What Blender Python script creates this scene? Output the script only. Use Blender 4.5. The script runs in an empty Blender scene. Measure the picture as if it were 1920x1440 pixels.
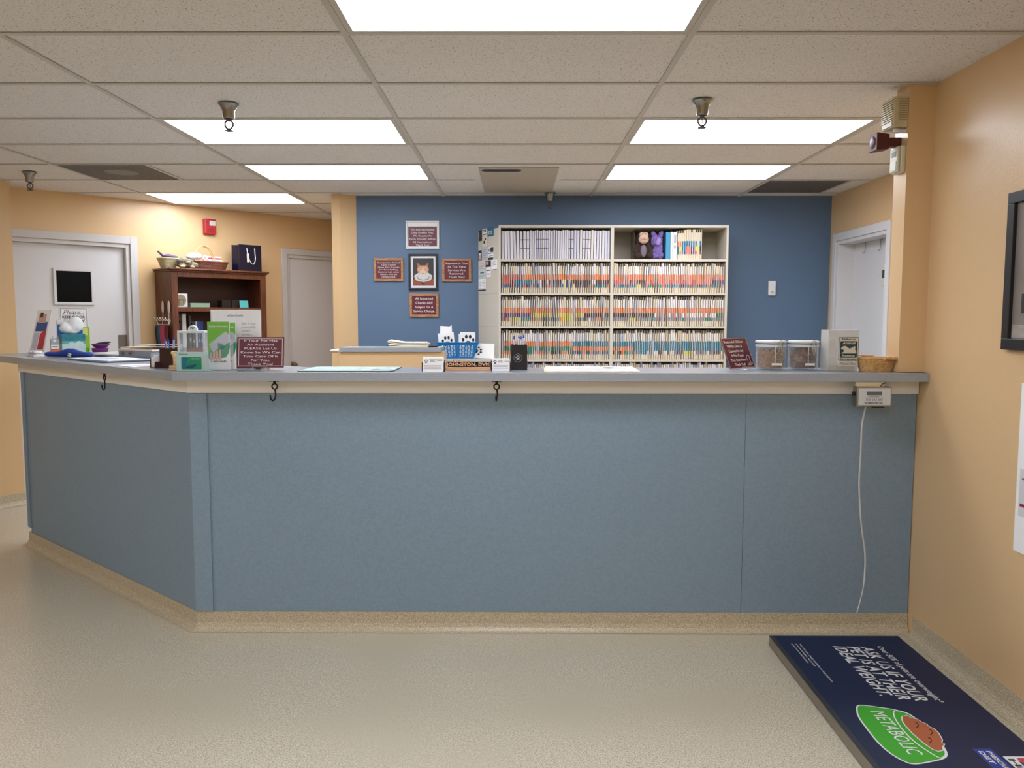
import bpy, bmesh, math, random
from mathutils import Vector, Matrix
R = math.radians
PI = math.pi
rnd = random.Random(7)
S = bpy.context.scene
COL = S.collection

# ------------------------------------------------------------------ camera
CAMZ = 1.44
FPX = 1504.0
pit, yaw, rol = .0843, .0052, .0009
_f = Vector((-math.sin(yaw)*math.cos(pit), math.cos(yaw)*math.cos(pit), -math.sin(pit)))
_r0 = Vector((math.cos(yaw), math.sin(yaw), 0)); _u0 = _r0.cross(_f)
_r = _r0*math.cos(rol)+_u0*math.sin(rol); _u = -_r0*math.sin(rol)+_u0*math.cos(rol)
cam = bpy.data.cameras.new('camera'); camo = bpy.data.objects.new('camera', cam); COL.objects.link(camo)
cam.sensor_width = 36; cam.lens = FPX/1920*36; cam.clip_start = .05; cam.clip_end = 60
M = Matrix((( _r.x,_u.x,-_f.x,0),(_r.y,_u.y,-_f.y,0),(_r.z,_u.z,-_f.z,CAMZ),(0,0,0,1)))
camo.matrix_world = M
S.camera = camo

# ------------------------------------------------------------------ world, exposure
W = bpy.data.worlds.new('world'); S.world = W; W.use_nodes = True
W.node_tree.nodes['Background'].inputs[0].default_value = (.9,.92,1,1)
W.node_tree.nodes['Background'].inputs[1].default_value = .05
S.view_settings.view_transform = 'Standard'; S.view_settings.look = 'None'
S.view_settings.gamma = 1; S.view_settings.use_curve_mapping = False
S.view_settings.exposure = 0.0
LAMP = 10.2           # strength of the fluorescent diffusers
LAMPCOL = (1.0, 1.07, 1.20)

# a ray through a photograph pixel (1920x1440) met with a real plane of the room
def ray(x, y): return _r*((x-960)/FPX)+_u*((720-y)/FPX)+_f
def atZ(x, y, z): d = ray(x,y); return d*((z-CAMZ)/d.z)+Vector((0,0,CAMZ))
def atY(x, y, Y): d = ray(x,y); return d*(Y/d.y)+Vector((0,0,CAMZ))
def atX(x, y, X): d = ray(x,y); return d*(X/d.x)+Vector((0,0,CAMZ))
def atP(x, y, p, n):
    d = ray(x,y); t = (n[0]*p[0]+n[1]*p[1])/(n[0]*d.x+n[1]*d.y); return d*t+Vector((0,0,CAMZ))

# ------------------------------------------------------------------ materials
def s2l(c):
    return tuple((v/255/12.92 if v/255 <= .04045 else ((v/255+.055)/1.055)**2.4) for v in c)
_m = {}
def mat(name, rgb=(200,200,200), rough=.6, metal=0, alpha=1, emit=0, spec=None, noise=None, bump=None, coat=0, trans=0, lin=None):
    """noise=(scale, amount) colour mottling; bump=(scale, strength, distance)"""
    if name in _m: return _m[name]
    m = bpy.data.materials.new(name); m.use_nodes = True; _m[name] = m
    nt = m.node_tree; b = nt.nodes['Principled BSDF']
    c = lin if lin else s2l(rgb)
    b.inputs['Base Color'].default_value = (*c,1); b.inputs['Roughness'].default_value = rough
    b.inputs['Metallic'].default_value = metal; b.inputs['Alpha'].default_value = alpha
    if spec is not None: b.inputs['Specular IOR Level'].default_value = spec
    if coat: b.inputs['Coat Weight'].default_value = coat; b.inputs['Coat Roughness'].default_value = .15
    if trans: b.inputs['Transmission Weight'].default_value = trans
    if emit: b.inputs['Emission Color'].default_value = (*c,1); b.inputs['Emission Strength'].default_value = emit
    if noise or bump:
        tc = nt.nodes.new('ShaderNodeTexCoord')
    if noise:
        n = nt.nodes.new('ShaderNodeTexNoise'); n.inputs['Scale'].default_value = noise[0]; n.inputs['Detail'].default_value = 3
        nt.links.new(tc.outputs['Object'], n.inputs['Vector'])
        r = nt.nodes.new('ShaderNodeValToRGB'); a = noise[1]
        r.color_ramp.elements[0].position = .3; r.color_ramp.elements[1].position = .7
        r.color_ramp.elements[0].color = (*[v*(1-a) for v in c],1); r.color_ramp.elements[1].color = (*[min(1,v*(1+a)) for v in c],1)
        nt.links.new(n.outputs['Fac'], r.inputs['Fac']); nt.links.new(r.outputs['Color'], b.inputs['Base Color'])
    if bump:
        n = nt.nodes.new('ShaderNodeTexNoise'); n.inputs['Scale'].default_value = bump[0]; n.inputs['Detail'].default_value = 2
        nt.links.new(tc.outputs['Object'], n.inputs['Vector'])
        bp = nt.nodes.new('ShaderNodeBump'); bp.inputs['Strength'].default_value = bump[1]; bp.inputs['Distance'].default_value = bump[2]
        nt.links.new(n.outputs['Fac'], bp.inputs['Height']); nt.links.new(bp.outputs['Normal'], b.inputs['Normal'])
    return m
def clear_mat(name, tint=(240,245,245), amount=.05, rough=.05):
    """thin clear plastic: mostly transparent with a gloss"""
    if name in _m: return _m[name]
    m = bpy.data.materials.new(name); m.use_nodes = True; _m[name] = m
    nt = m.node_tree; nt.nodes.clear()
    o = nt.nodes.new('ShaderNodeOutputMaterial'); t = nt.nodes.new('ShaderNodeBsdfTransparent')
    p = nt.nodes.new('ShaderNodeBsdfPrincipled'); p.inputs['Base Color'].default_value = (*s2l(tint),1); p.inputs['Roughness'].default_value = rough
    mx = nt.nodes.new('ShaderNodeMixShader'); lw = nt.nodes.new('ShaderNodeLayerWeight'); lw.inputs['Blend'].default_value = .12
    ad = nt.nodes.new('ShaderNodeMath'); ad.operation = 'ADD'; ad.inputs[1].default_value = amount; ad.use_clamp = True
    nt.links.new(lw.outputs['Facing'], ad.inputs[0]); nt.links.new(ad.outputs[0], mx.inputs[0])
    nt.links.new(t.outputs[0], mx.inputs[1]); nt.links.new(p.outputs[0], mx.inputs[2]); nt.links.new(mx.outputs[0], o.inputs[0])
    return m
def speck_mat(name, base, dots, scale, thr, rough=.5, bump=0, big=None, coat=0):
    """base colour with small voronoi/noise specks"""
    m = bpy.data.materials.new(name); m.use_nodes = True; _m[name] = m
    nt = m.node_tree; b = nt.nodes['Principled BSDF']; b.inputs['Roughness'].default_value = rough
    tc = nt.nodes.new('ShaderNodeTexCoord')
    col = None
    rgb = nt.nodes.new('ShaderNodeRGB'); rgb.outputs[0].default_value = (*s2l(base),1); col = rgb.outputs[0]
    fac0 = None
    for i, (dc, sc, th, w) in enumerate(dots):
        n = nt.nodes.new('ShaderNodeTexNoise'); n.inputs['Scale'].default_value = sc; n.inputs['Detail'].default_value = 1
        mp = nt.nodes.new('ShaderNodeMapping'); mp.inputs['Location'].default_value = (i*3.1, i*7.7, 0)
        nt.links.new(tc.outputs['Object'], mp.inputs[0]); nt.links.new(mp.outputs[0], n.inputs['Vector'])
        rp = nt.nodes.new('ShaderNodeMapRange'); rp.inputs['From Min'].default_value = th; rp.inputs['From Max'].default_value = th+w
        nt.links.new(n.outputs['Fac'], rp.inputs['Value'])
        mx = nt.nodes.new('ShaderNodeMix'); mx.data_type = 'RGBA'
        nt.links.new(rp.outputs[0], mx.inputs['Factor']); nt.links.new(col, mx.inputs[6]); mx.inputs[7].default_value = (*s2l(dc),1)
        col = mx.outputs[2]
        if fac0 is None: fac0 = rp.outputs[0]
    nt.links.new(col, b.inputs['Base Color'])
    if bump:
        bp = nt.nodes.new('ShaderNodeBump'); bp.inputs['Strength'].default_value = .6; bp.inputs['Distance'].default_value = bump; bp.invert = True
        nt.links.new(fac0, bp.inputs['Height']); nt.links.new(bp.outputs['Normal'], b.inputs['Normal'])
    if coat: b.inputs['Coat Weight'].default_value = coat; b.inputs['Coat Roughness'].default_value = .12
    return m
def wood_mat(name, a, b_, scale=(1,1,12), rough=.45, rings=6):
    if name in _m: return _m[name]
    m = bpy.data.materials.new(name); m.use_nodes = True; _m[name] = m
    nt = m.node_tree; b = nt.nodes['Principled BSDF']; b.inputs['Roughness'].default_value = rough
    tc = nt.nodes.new('ShaderNodeTexCoord'); mp = nt.nodes.new('ShaderNodeMapping'); mp.inputs['Scale'].default_value = scale
    n = nt.nodes.new('ShaderNodeTexNoise'); n.inputs['Scale'].default_value = rings; n.inputs['Detail'].default_value = 5; n.inputs['Distortion'].default_value = .6
    r = nt.nodes.new('ShaderNodeValToRGB'); r.color_ramp.elements[0].position = .35; r.color_ramp.elements[1].position = .65
    r.color_ramp.elements[0].color = (*s2l(a),1); r.color_ramp.elements[1].color = (*s2l(b_),1)
    nt.links.new(tc.outputs['Object'], mp.inputs[0]); nt.links.new(mp.outputs[0], n.inputs['Vector'])
    nt.links.new(n.outputs['Fac'], r.inputs['Fac']); nt.links.new(r.outputs['Color'], b.inputs['Base Color'])
    return m

TAN = mat('tan_paint', (222,187,140), .31, bump=(160,.25,.002))
BLUEWALL = mat('blue_wall_paint', (90,114,142), .5, bump=(160,.2,.002))
PANEL = mat('slate_blue_paint', (131,153,170), .5, bump=(120,.3,.002), noise=(90,.06))
WHITEP = mat('white_door_paint', (214,212,212), .4)
CEILT = speck_mat('ceiling_tile', (232,228,226), [((140,128,114),120,.66,.03),((214,208,198),260,.52,.12)], 70, .6, .9, .0012)
TBAR = mat('ceiling_grid_metal', (198,193,184), .5)
FLOORM = speck_mat('speckled_vinyl', (206,196,174), [((166,152,126),210,.53,.06),((226,218,200),180,.57,.06),((198,188,165),2.0,.45,.3)], 70, .6, .30, coat=.15)
COVE = speck_mat('cove_vinyl', (196,182,154), [((156,138,108),300,.53,.08),((222,210,186),240,.58,.08)], 70, .6, .42, coat=.1)
LAMIN = mat('grey_laminate', (158,164,172), .22, noise=(220,.06))
CREAM = mat('cream_trim_paint', (246,242,234), .45)
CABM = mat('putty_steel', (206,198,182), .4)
CABD = mat('putty_steel_shaded', (158,148,132), .7)  # same putty steel, darkened to carry the shade inside the cabinet
WHITE = mat('white_plastic', (226,226,226), .35)
PAPER = mat('white_paper', (244,243,242), .7)
BLACK = mat('black_plastic', (22,22,24), .4)
MAROON = mat('maroon_plastic', (98,28,40), .38)
ENGR = mat('engraved_white', (240,232,232), .6)
CHROME = mat('polished_chrome', (190,186,180), .18, metal=1)
STEEL = mat('brushed_steel', (168,160,150), .38, metal=1)
OAK = wood_mat('oak_frame_wood', (156,106,68), (188,136,92), (3,3,18), .45, 5)
BOOKW = wood_mat('reddish_brown_wood', (80,42,26), (114,62,36), (14,14,1.2), .4, 5)
DARKIRON = mat('dark_iron', (40,34,32), .45, metal=.6)

# ------------------------------------------------------------------ mesh building
class MB:
    def __init__(s): s.bm = bmesh.new(); s.mats = []
    def mi(s, m):
        if m not in s.mats: s.mats.append(m)
        return s.mats.index(m)
    def _fin(s, verts, m, mx=None):
        i = s.mi(m); vs = set(verts)
        if mx is not None: bmesh.ops.transform(s.bm, matrix=mx, verts=list(vs))
        for f in {f for v in vs for f in v.link_faces}: f.material_index = i
    def box(s, x0, x1, y0, y1, z0, z1, m, mx=None):
        g = bmesh.ops.create_cube(s.bm, size=1)
        T = Matrix.Translation(((x0+x1)/2,(y0+y1)/2,(z0+z1)/2)) @ Matrix.Diagonal((x1-x0,y1-y0,z1-z0,1))
        s._fin(g['verts'], m, (mx @ T) if mx is not None else T); return s
    def prism(s, poly, z0, z1, m, mx=None):
        a = [s.bm.verts.new((p[0],p[1],z0)) for p in poly]; b = [s.bm.verts.new((p[0],p[1],z1)) for p in poly]
        n = len(poly); s.bm.faces.new(a[::-1]); s.bm.faces.new(b)
        for i in range(n): s.bm.faces.new((a[i],a[(i+1)%n],b[(i+1)%n],b[i]))
        s._fin(a+b, m, mx); return s
    def prismy(s, poly, y0, y1, m, mx=None):          # outline in x,z; thickness along y
        return s.prism(poly, -y1, -y0, m, (mx or Matrix()) @ Matrix.Rotation(PI/2,4,'X'))
    def cyl(s, x, y, z0, z1, r, m, r2=None, n=24, mx=None):
        g = bmesh.ops.create_cone(s.bm, cap_ends=True, segments=n, radius1=r, radius2=r if r2 is None else r2, depth=z1-z0)
        T = Matrix.Translation((x,y,(z0+z1)/2)); s._fin(g['verts'], m, (mx @ T) if mx is not None else T); return s
    def ball(s, c, r, m, rot=None, n=16, mx=None):
        g = bmesh.ops.create_uvsphere(s.bm, u_segments=n, v_segments=max(6,n//2), radius=1)
        rr = r if hasattr(r,'__len__') else (r,r,r)
        T = Matrix.Translation(c) @ (rot or Matrix()) @ Matrix.Diagonal((*rr,1)); s._fin(g['verts'], m, (mx @ T) if mx is not None else T); return s
    def lathe(s, prof, m, n=28, c=(0,0,0), mx=None):
        rings = []
        for r, z in prof:
            rings.append([s.bm.verts.new((c[0]+r*math.cos(2*PI*i/n), c[1]+r*math.sin(2*PI*i/n), c[2]+z)) for i in range(n)])
        for a, b in zip(rings, rings[1:]):
            for i in range(n): s.bm.faces.new((a[i],a[(i+1)%n],b[(i+1)%n],b[i]))
        s._fin([v for q in rings for v in q], m, mx); return s
    def tube(s, pts, r, m, n=8, mx=None, closed=False):
        pts = [Vector(p) for p in pts]; rings = []; N = len(pts); up = None
        for k, p in enumerate(pts):
            if closed: t = pts[(k+1)%N]-pts[k-1]
            else: t = pts[min(k+1,N-1)]-pts[max(k-1,0)]
            t.normalize()
            if up is None: up = Vector((0,0,1)) if abs(t.z) < .9 else Vector((1,0,0))
            a = t.cross(up).normalized(); b = a.cross(t).normalized(); up = b
            rr = r[k] if hasattr(r,'__len__') else r
            rings.append([s.bm.verts.new(p+(a*math.cos(2*PI*i/n)+b*math.sin(2*PI*i/n))*rr) for i in range(n)])
        pr = list(zip(rings, rings[1:]))+([(rings[-1],rings[0])] if closed else [])
        for a, b in pr:
            for i in range(n): s.bm.faces.new((a[i],b[i],b[(i+1)%n],a[(i+1)%n]))
        if not closed: s.bm.faces.new(rings[0]); s.bm.faces.new(rings[-1][::-1])
        s._fin([v for q in rings for v in q], m, mx); return s
    def poly(s, pts, m, mx=None):
        v = [s.bm.verts.new(p) for p in pts]; s.bm.faces.new(v); s._fin(v, m, mx); return s
    def grid(s, fn, nu, nv, m, closed_u=False, mx=None):
        V = [[s.bm.verts.new(fn(i/(nu if closed_u else nu-1), j/(nv-1))) for j in range(nv)] for i in range(nu)]
        for i in range(nu if closed_u else nu-1):
            for j in range(nv-1):
                i2 = (i+1) % nu; s.bm.faces.new((V[i][j],V[i2][j],V[i2][j+1],V[i][j+1]))
        s._fin([v for q in V for v in q], m, mx); return s
    def build(s, name, parent=None, bevel=0, smooth=False, seg=2, fix=True, mods=None):
        if fix: bmesh.ops.recalc_face_normals(s.bm, faces=s.bm.faces)
        me = bpy.data.meshes.new(name); s.bm.to_mesh(me); s.bm.free()
        for m in s.mats: me.materials.append(m)
        o = bpy.data.objects.new(name, me); COL.objects.link(o)
        if parent: o.parent = parent
        if smooth:
            for p in me.polygons: p.use_smooth = True
            if smooth != 'all': 
                try: me.set_sharp_from_angle(angle=R(38))
                except Exception: pass
        if bevel:
            b = o.modifiers.new('bevel','BEVEL'); b.width = bevel; b.segments = seg; b.limit_method = 'ANGLE'; b.angle_limit = R(40)
        return o

def tag(o, label, cat, group=None, kind=None):
    o['label'] = label; o['category'] = cat
    if group: o['group'] = group
    if kind: o['kind'] = kind
    return o
def place(o, loc, rz=0): o.location = loc; o.rotation_euler = (0,0,rz); return o
def thing(name, label, cat, loc=(0,0,0), rz=0, group=None):
    o = bpy.data.objects.new(name, None); COL.objects.link(o); o.empty_display_size = .05
    o.location = loc; o.rotation_euler = (0,0,rz); return tag(o, label, cat, group)
def struct(mb, name, label, cat, **k):
    o = mb.build(name, **k); o['kind'] = 'structure'; o['label'] = label; o['category'] = cat; return o

def blob(name, balls, m, parent=None, voxel=.006, disp=0, dscale=.02):
    """balls [(centre, radii, rotation)] fused to one skin"""
    mb = MB()
    for c, r, *q in balls: mb.ball(c, r, m, q[0] if q else None, n=14)
    o = mb.build(name)
    rm = o.modifiers.new('r','REMESH'); rm.mode = 'VOXEL'; rm.voxel_size = voxel; rm.use_smooth_shade = True
    sm = o.modifiers.new('s','SMOOTH'); sm.iterations = 4
    if disp:
        tx = bpy.data.textures.new(name,'CLOUDS'); tx.noise_scale = dscale
        d = o.modifiers.new('d','DISPLACE'); d.texture = tx; d.strength = disp; d.mid_level = .5
    dg = bpy.context.evaluated_depsgraph_get(); ev = o.evaluated_get(dg)
    me = bpy.data.meshes.new_from_object(ev); me.materials.clear(); me.materials.append(m)
    for p in me.polygons: p.use_smooth = True; p.material_index = 0
    old = o.data; o.modifiers.clear(); o.data = me; bpy.data.meshes.remove(old)
    if parent: o.parent = parent
    return o

def text_mesh(body, w, h, m, name='lettering', parent=None, mx=None, align='CENTER', bold=0, shear=0, ls=1.0, keep=False, ext=.0003, cs=1.0):
    """lettering fitted to w x h, centred on its own origin, upright facing -y unless mx given (mx maps text plane)"""
    cu = bpy.data.curves.new(name,'FONT'); cu.body = body; cu.align_x = align; cu.size = 1; cu.offset = bold; cu.shear = shear
    cu.space_line = ls; cu.space_character = cs; cu.resolution_u = 2
    o = bpy.data.objects.new(name+'_f', cu); COL.objects.link(o)
    dg = bpy.context.evaluated_depsgraph_get(); me = bpy.data.meshes.new_from_object(o.evaluated_get(dg))
    bpy.data.objects.remove(o); bpy.data.curves.remove(cu)
    xs = [v.co.x for v in me.vertices]; ys = [v.co.y for v in me.vertices]
    cx, cy = (min(xs)+max(xs))/2, (min(ys)+max(ys))/2; sx, sy = w/(max(xs)-min(xs)), h/(max(ys)-min(ys))
    if keep: sx = sy = min(sx, sy)
    for v in me.vertices: v.co = ((v.co.x-cx)*sx, (v.co.y-cy)*sy, 0)
    bm = bmesh.new(); bm.from_mesh(me)
    g = bmesh.ops.extrude_face_region(bm, geom=list(bm.faces)); bmesh.ops.translate(bm, vec=(0,0,ext), verts=[e for e in g['geom'] if isinstance(e, bmesh.types.BMVert)])
    bmesh.ops.recalc_face_normals(bm, faces=bm.faces)
    bm.to_mesh(me); bm.free(); me.materials.clear(); me.materials.append(m)
    for p in me.polygons: p.material_index = 0
    me.transform(mx if mx is not None else Matrix.Rotation(PI/2,4,'X'))
    o = bpy.data.objects.new(name, me); COL.objects.link(o); o.name = name
    if parent: o.parent = parent
    return o
UP = Matrix.Rotation(PI/2,4,'X')
def up_at(x, y, z, tilt=0, rz=0):
    return Matrix.Translation((x,y,z)) @ Matrix.Rotation(rz,4,'Z') @ Matrix.Rotation(-tilt,4,'X') @ UP

# ------------------------------------------------------------------ room frame
CZ = 2.427                       # ceiling height
GX0, GY0 = -.6042, 2.9087        # ceiling grid node
RX = 1.795                       # right wall
BY = 6.74                        # blue wall
DWP = Vector((-2.9754,7.3174,0)); DWD = Vector((.66766,.74446,0)); DWN = Vector((.74446,-.66766,0)); DWA = math.atan2(.74446,.66766)
def W_(s, t=0, z=0): return DWP+DWD*s+DWN*t+Vector((0,0,z))
def dw(x, y, t=0):               # pixel -> (s, z) on the door wall, t in front of it
    p = atP(x, y, W_(0,t), DWN); q = p-DWP; return q.dot(DWD), p.z

# floor
mb = MB(); mb.box(-7,3.3,-3.2,10.2,-.08,0,FLOORM)
struct(mb, 'floor', 'beige speckled sheet vinyl floor across the whole lobby', 'floor')
# walls
mb = MB(); mb.box(RX,RX+.14,-3.2,3.53,0,2.75,TAN); struct(mb, 'wall_right', 'tan painted wall along the right side of the lobby', 'wall')
mb = MB(); mb.box(1.68,2.9,3.53,3.645,1.1975,2.75,TAN); mb.box(1.68,2.9,3.6025,3.645,0,1.15,TAN); mb.box(RX+.001,2.9,3.53,3.645,0,1.1974,TAN); struct(mb, 'wall_right_stub', 'narrow tan wall end at the right end of the counter', 'wall')
mb = MB(); D3a, D3b, D3z = 5.70, 6.60, 2.05
mb.box(2.605,2.80,3.645,D3a,0,2.75,TAN); mb.box(2.605,2.80,D3b,BY,0,2.75,TAN); mb.box(2.605,2.80,D3a,D3b,D3z,2.75,TAN); mb.box(2.80,2.9,3.645,BY,0,2.75,TAN)
struct(mb, 'wall_right_back', 'tan side wall behind the counter at the right', 'wall')
mb = MB(); mb.box(-1.33,2.9,BY,BY+.14,0,2.75,BLUEWALL); struct(mb, 'wall_back', 'slate blue back wall behind the filing cabinet', 'wall')
mb = MB(); mb.prism([(-1.516,6.665),(-1.44,6.625),(-1.328,6.735),(-1.328,9.9),(-1.516,9.9)],0,2.75,TAN); struct(mb, 'wall_middle_stub', 'tan wall end left of the blue wall', 'wall')
def wall_prism(mb, s0, s1, t0, t1, z0, z1, m):
    P = [W_(s0,t0),W_(s1,t0),W_(s1,t1),W_(s0,t1)]; mb.prism([(p.x,p.y) for p in P], z0, z1, m)
LS = (Vector((-3.765,6.035,0))-DWP).dot(DWD)      # corner of the forward left wall
D1a, D1b = LS-.1, dw(243,455)[0]
D2a, D2b = dw(536,478)[0], dw(536,478)[0]+.92
DH = 2.055
mb = MB()
wall_prism(mb, D1b, D2a, -.14, 0, 0, 2.75, TAN); wall_prism(mb, D2b, 3.2, -.14, 0, 0, 2.75, TAN)
wall_prism(mb, LS-.2, D1b, -.14, 0, DH, 2.75, TAN); wall_prism(mb, D2a, D2b, -.14, 0, DH, 2.75, TAN); wall_prism(mb, LS-.2, 3.2, -.3, -.16, 0, 2.75, TAN)
struct(mb, 'wall_left_back', 'tan angled wall with two white doors at the left', 'wall')
mb = MB(); wall_prism(mb, LS-4.6, LS, .0, .275, 0, 2.75, TAN); struct(mb, 'wall_left', 'tan wall edge at the far left of the picture', 'wall')
mb = MB(); mb.box(-7,3.3,-3.3,-3.16,0,2.75,TAN); struct(mb, 'wall_front', 'tan wall behind the camera', 'wall')
mb = MB(); mb.box(-6.6,-6.45,-3.2,4.2,0,2.75,TAN); struct(mb, 'wall_left_side', 'tan side wall far to the left', 'wall')
mb = MB(); mb.box(-2.6,-1.2,9.8,9.95,0,2.75,TAN); struct(mb, 'wall_hallway_end', 'tan wall closing the hallway behind the blue wall', 'wall')

# cove base, profile curved into the floor
def cove(pts, name, label, h=.092, side=1, parent=None):
    prof = [(0,h),(.004,h),(.006,.035),(.012,.018),(.024,.006),(.040,.0012),(0,.0012)]
    mb = MB(); n = len(pts); P = [Vector((p[0],p[1],0)) for p in pts]; rings = []
    for i in range(n):
        ds = []
        if i > 0: ds.append((P[i]-P[i-1]).normalized())
        if i < n-1: ds.append((P[i+1]-P[i]).normalized())
        ns = [Vector((d.y,-d.x,0))*side for d in ds]; a = ns[0] if len(ns) == 1 else (ns[0]+ns[1]).normalized()
        k = 1 if len(ns) == 1 else 1/max(.3,a.dot(ns[0]))
        rings.append([mb.bm.verts.new(P[i]+a*k*(x+.0005)+Vector((0,0,z))) for x, z in prof])
    for a, b in zip(rings, rings[1:]):
        for j in range(len(prof)): mb.bm.faces.new((a[j],b[j],b[(j+1)%len(prof)],a[(j+1)%len(prof)]))
    mb.bm.faces.new(rings[0]); mb.bm.faces.new(rings[-1][::-1]); mb._fin(list(mb.bm.verts), COVE)
    o = mb.build(name, parent)
    if not parent: o['kind'] = 'structure'; o['label'] = label; o['category'] = 'baseboard'
    return o
cove([(RX,3.53),(RX,-3.1)], 'baseboard_right', 'speckled vinyl cove base under the right tan wall')
A0 = W_(LS-4.4,.275); A1 = W_(LS,.275); A2 = W_(LS,.02)
cove([(A0.x,A0.y),(A1.x,A1.y),(A2.x,A2.y)], 'baseboard_left', 'speckled vinyl cove base under the far left wall')

# ------------------------------------------------------------------ ceiling
lights = [(0,-1),(-1,2),(1,2),(-1,4),(1,4),(-2,6)]
hidden = [(-3,-2),(0,-5),(-2,-5),(0,-9),(-3,-9)]  # unseen panels, added to brighten the room from outside the view
skip = set(lights+hidden)
LV = (-2,4); RV = (2,5)
mb = MB()
for i in range(-6,3):
    for j in range(-11,12):
        if (i,j) in skip or (i,j) == (0,5): continue
        if (i,j) == (0,4):
            x0 = GX0; y0 = GY0+.61*4; mb.box(x0,-.30,y0,y0+.61,CZ+.0055,CZ+.02,CEILT); mb.box(.32,x0+1.22,y0,y0+.61,CZ+.0055,CZ+.02,CEILT)
            mb.box(-.30,.32,y0,5.46,CZ+.0055,CZ+.02,CEILT)
            continue
        x0, y0 = GX0+1.22*i, GY0+.61*j
        if (i,j) in (LV,RV):
            mb.box(x0+.61,x0+1.22,y0,y0+.61,CZ+.0055,CZ+.02,CEILT); continue
        # each tile sits a hair unevenly in its frame
        mb.box(x0,x0+1.22,y0,y0+.61,CZ+.0055,CZ+.02,CEILT)
x0 = GX0; y0 = GY0+.61*5
mb.box(x0,-.2555,y0,y0+.61,CZ+.0055,CZ+.02,CEILT); mb.box(.2855,x0+1.22,y0,y0+.61,CZ+.0055,CZ+.02,CEILT)
mb.box(-.30,-.2555,5.46,y0,CZ+.0055,CZ+.02,CEILT); mb.box(.2855,.32,5.46,y0,CZ+.0055,CZ+.02,CEILT)
mb.box(-7,3.3,-3.3,10.2,CZ+.25,CZ+.3,CEILT)
struct(mb, 'ceiling', 'off-white pitted acoustic tile ceiling', 'ceiling')
mb = MB(); b = .012
for i in range(-6,4):
    x = GX0+1.22*i; mb.box(x-b,x+b,-3.2,9.9,CZ,CZ+.0035,TBAR)
for j in range(-11,12):
    y = GY0+.61*j
    for i in range(-6,3):
        xa, xb = GX0+1.22*i+b, GX0+1.22*(i+1)-b
        if i == 0 and j == 5: mb.box(xa,-.30,y-b,y+b,CZ,CZ+.0035,TBAR); mb.box(.32,xb,y-b,y+b,CZ,CZ+.0035,TBAR)
        else: mb.box(xa,xb,y-b,y+b,CZ,CZ+.0035,TBAR)
for (i,j) in (LV,RV):
    x = GX0+1.22*i+.61; mb.box(x-b,x+b,GY0+.61*j+b,GY0+.61*(j+1)-b,CZ,CZ+.0035,TBAR)
struct(mb, 'trim_1', 'thin metal grid bars between the ceiling tiles', 'ceiling grid')
# dark gaps where tiles ride up from the bars
DIFF = mat('lit_diffuser', (255,255,255), .5); nt = DIFF.node_tree; pb = nt.nodes['Principled BSDF']
pb.inputs['Emission Color'].default_value = (*LAMPCOL,1); pb.inputs['Emission Strength'].default_value = LAMP
pb.inputs['Base Color'].default_value = (.8,.8,.8,1)
names = {(0,-1):'lit ceiling light panel nearest the camera, cut by top of the picture', (-1,2):'lit ceiling light panel left of centre behind the left chrome sprinkler',
         (1,2):'lit ceiling light panel right of centre behind the right chrome sprinkler', (-1,4):'lit ceiling light panel in the farther row, left of the black-slotted panel',
         (1,4):'lit ceiling light panel in the farther row, right of the black-slotted panel', (-2,6):'lit ceiling light panel farthest away at left above the angled wall',
         (-3,-2):'added ceiling light panel over the left of the lobby, outside the picture',
         (0,-5):'added ceiling light panel above and behind the camera, centre', (-2,-5):'added ceiling light panel above and behind the camera, left',
         (0,-9):'added rearmost centre ceiling light panel behind the camera', (-3,-9):'added rearmost left ceiling light panel behind the camera'}
for (i,j) in lights+hidden:
    x0, y0 = GX0+1.22*i, GY0+.61*j
    t = thing('ceiling_light', names[(i,j)], 'light', (x0+.61,y0+.305,CZ), 0, 'recessed fluorescent ceiling lights')
    mb = MB()
    for a in (((-.597,.597),(-.2925,-.277)),((-.597,.597),(.277,.2925)),((-.597,-.575),(-.277,.277)),((.575,.597),(-.277,.277))):
        mb.box(*a[0],*a[1],.0005,.012,TBAR)
    mb.box(-.597,.597,-.2925,.2925,.09,.095,TBAR); mb.box(-.597,-.59,-.2925,.2925,.012,.09,TBAR); mb.box(.59,.597,-.2925,.2925,.012,.09,TBAR); mb.box(-.59,.59,-.2925,-.288,.012,.09,TBAR); mb.box(-.59,.59,.288,.2925,.012,.09,TBAR)
    mb.build('frame', t)
    MB().box(-.5748,.5748,-.2768,.2768,.003,.007,DIFF).build('diffuser', t)
# vents
def vent(cell, label, m, disc):
    x0, y0 = GX0+1.22*cell[0], GY0+.61*cell[1]
    t = thing('ceiling_vent', label, 'vent', (x0+.305,y0+.305,CZ))
    mb = MB(); mb.box(-.292,.292,-.292,.292,.0035,.02,m); mb.build('grille', t)
    if disc:
        mb = MB(); mb.lathe([(0,.003),(.105,.003),(.11,.0034),(.11,.0036)], mat('vent_disc_grey',(128,122,113),.6)); mb.build('disc', t)
VG = speck_mat('perforated_grey', (112,106,98), [((80,75,69),160,.5,.06)], 0, 0, .7)
VB = speck_mat('perforated_brown_grey', (104,94,88), [((72,64,60),160,.5,.06)], 0, 0, .7)
vent(LV, 'grey square ceiling vent with a paler round disc at left', VG, True)
vent(RV, 'dark grey-brown square ceiling vent near the right rear corner', VB, False)
t = thing('ceiling_panel', 'smooth off-white ceiling panel with a black rounded slot above the blue wall', 'ceiling panel', (.015,6.02,CZ))
mb = MB(); mb.box(-.27,.27,-.555,.548,.0005,.012,mat('smooth_panel_paint',(186,176,160),.6)); mb.build('panel', t, .001)
pts = []
for k in range(17):
    a = PI/2+PI*k/16; pts.append((-.252+.030+.030*math.cos(a),-.465+.042*math.sin(a)))
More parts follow.
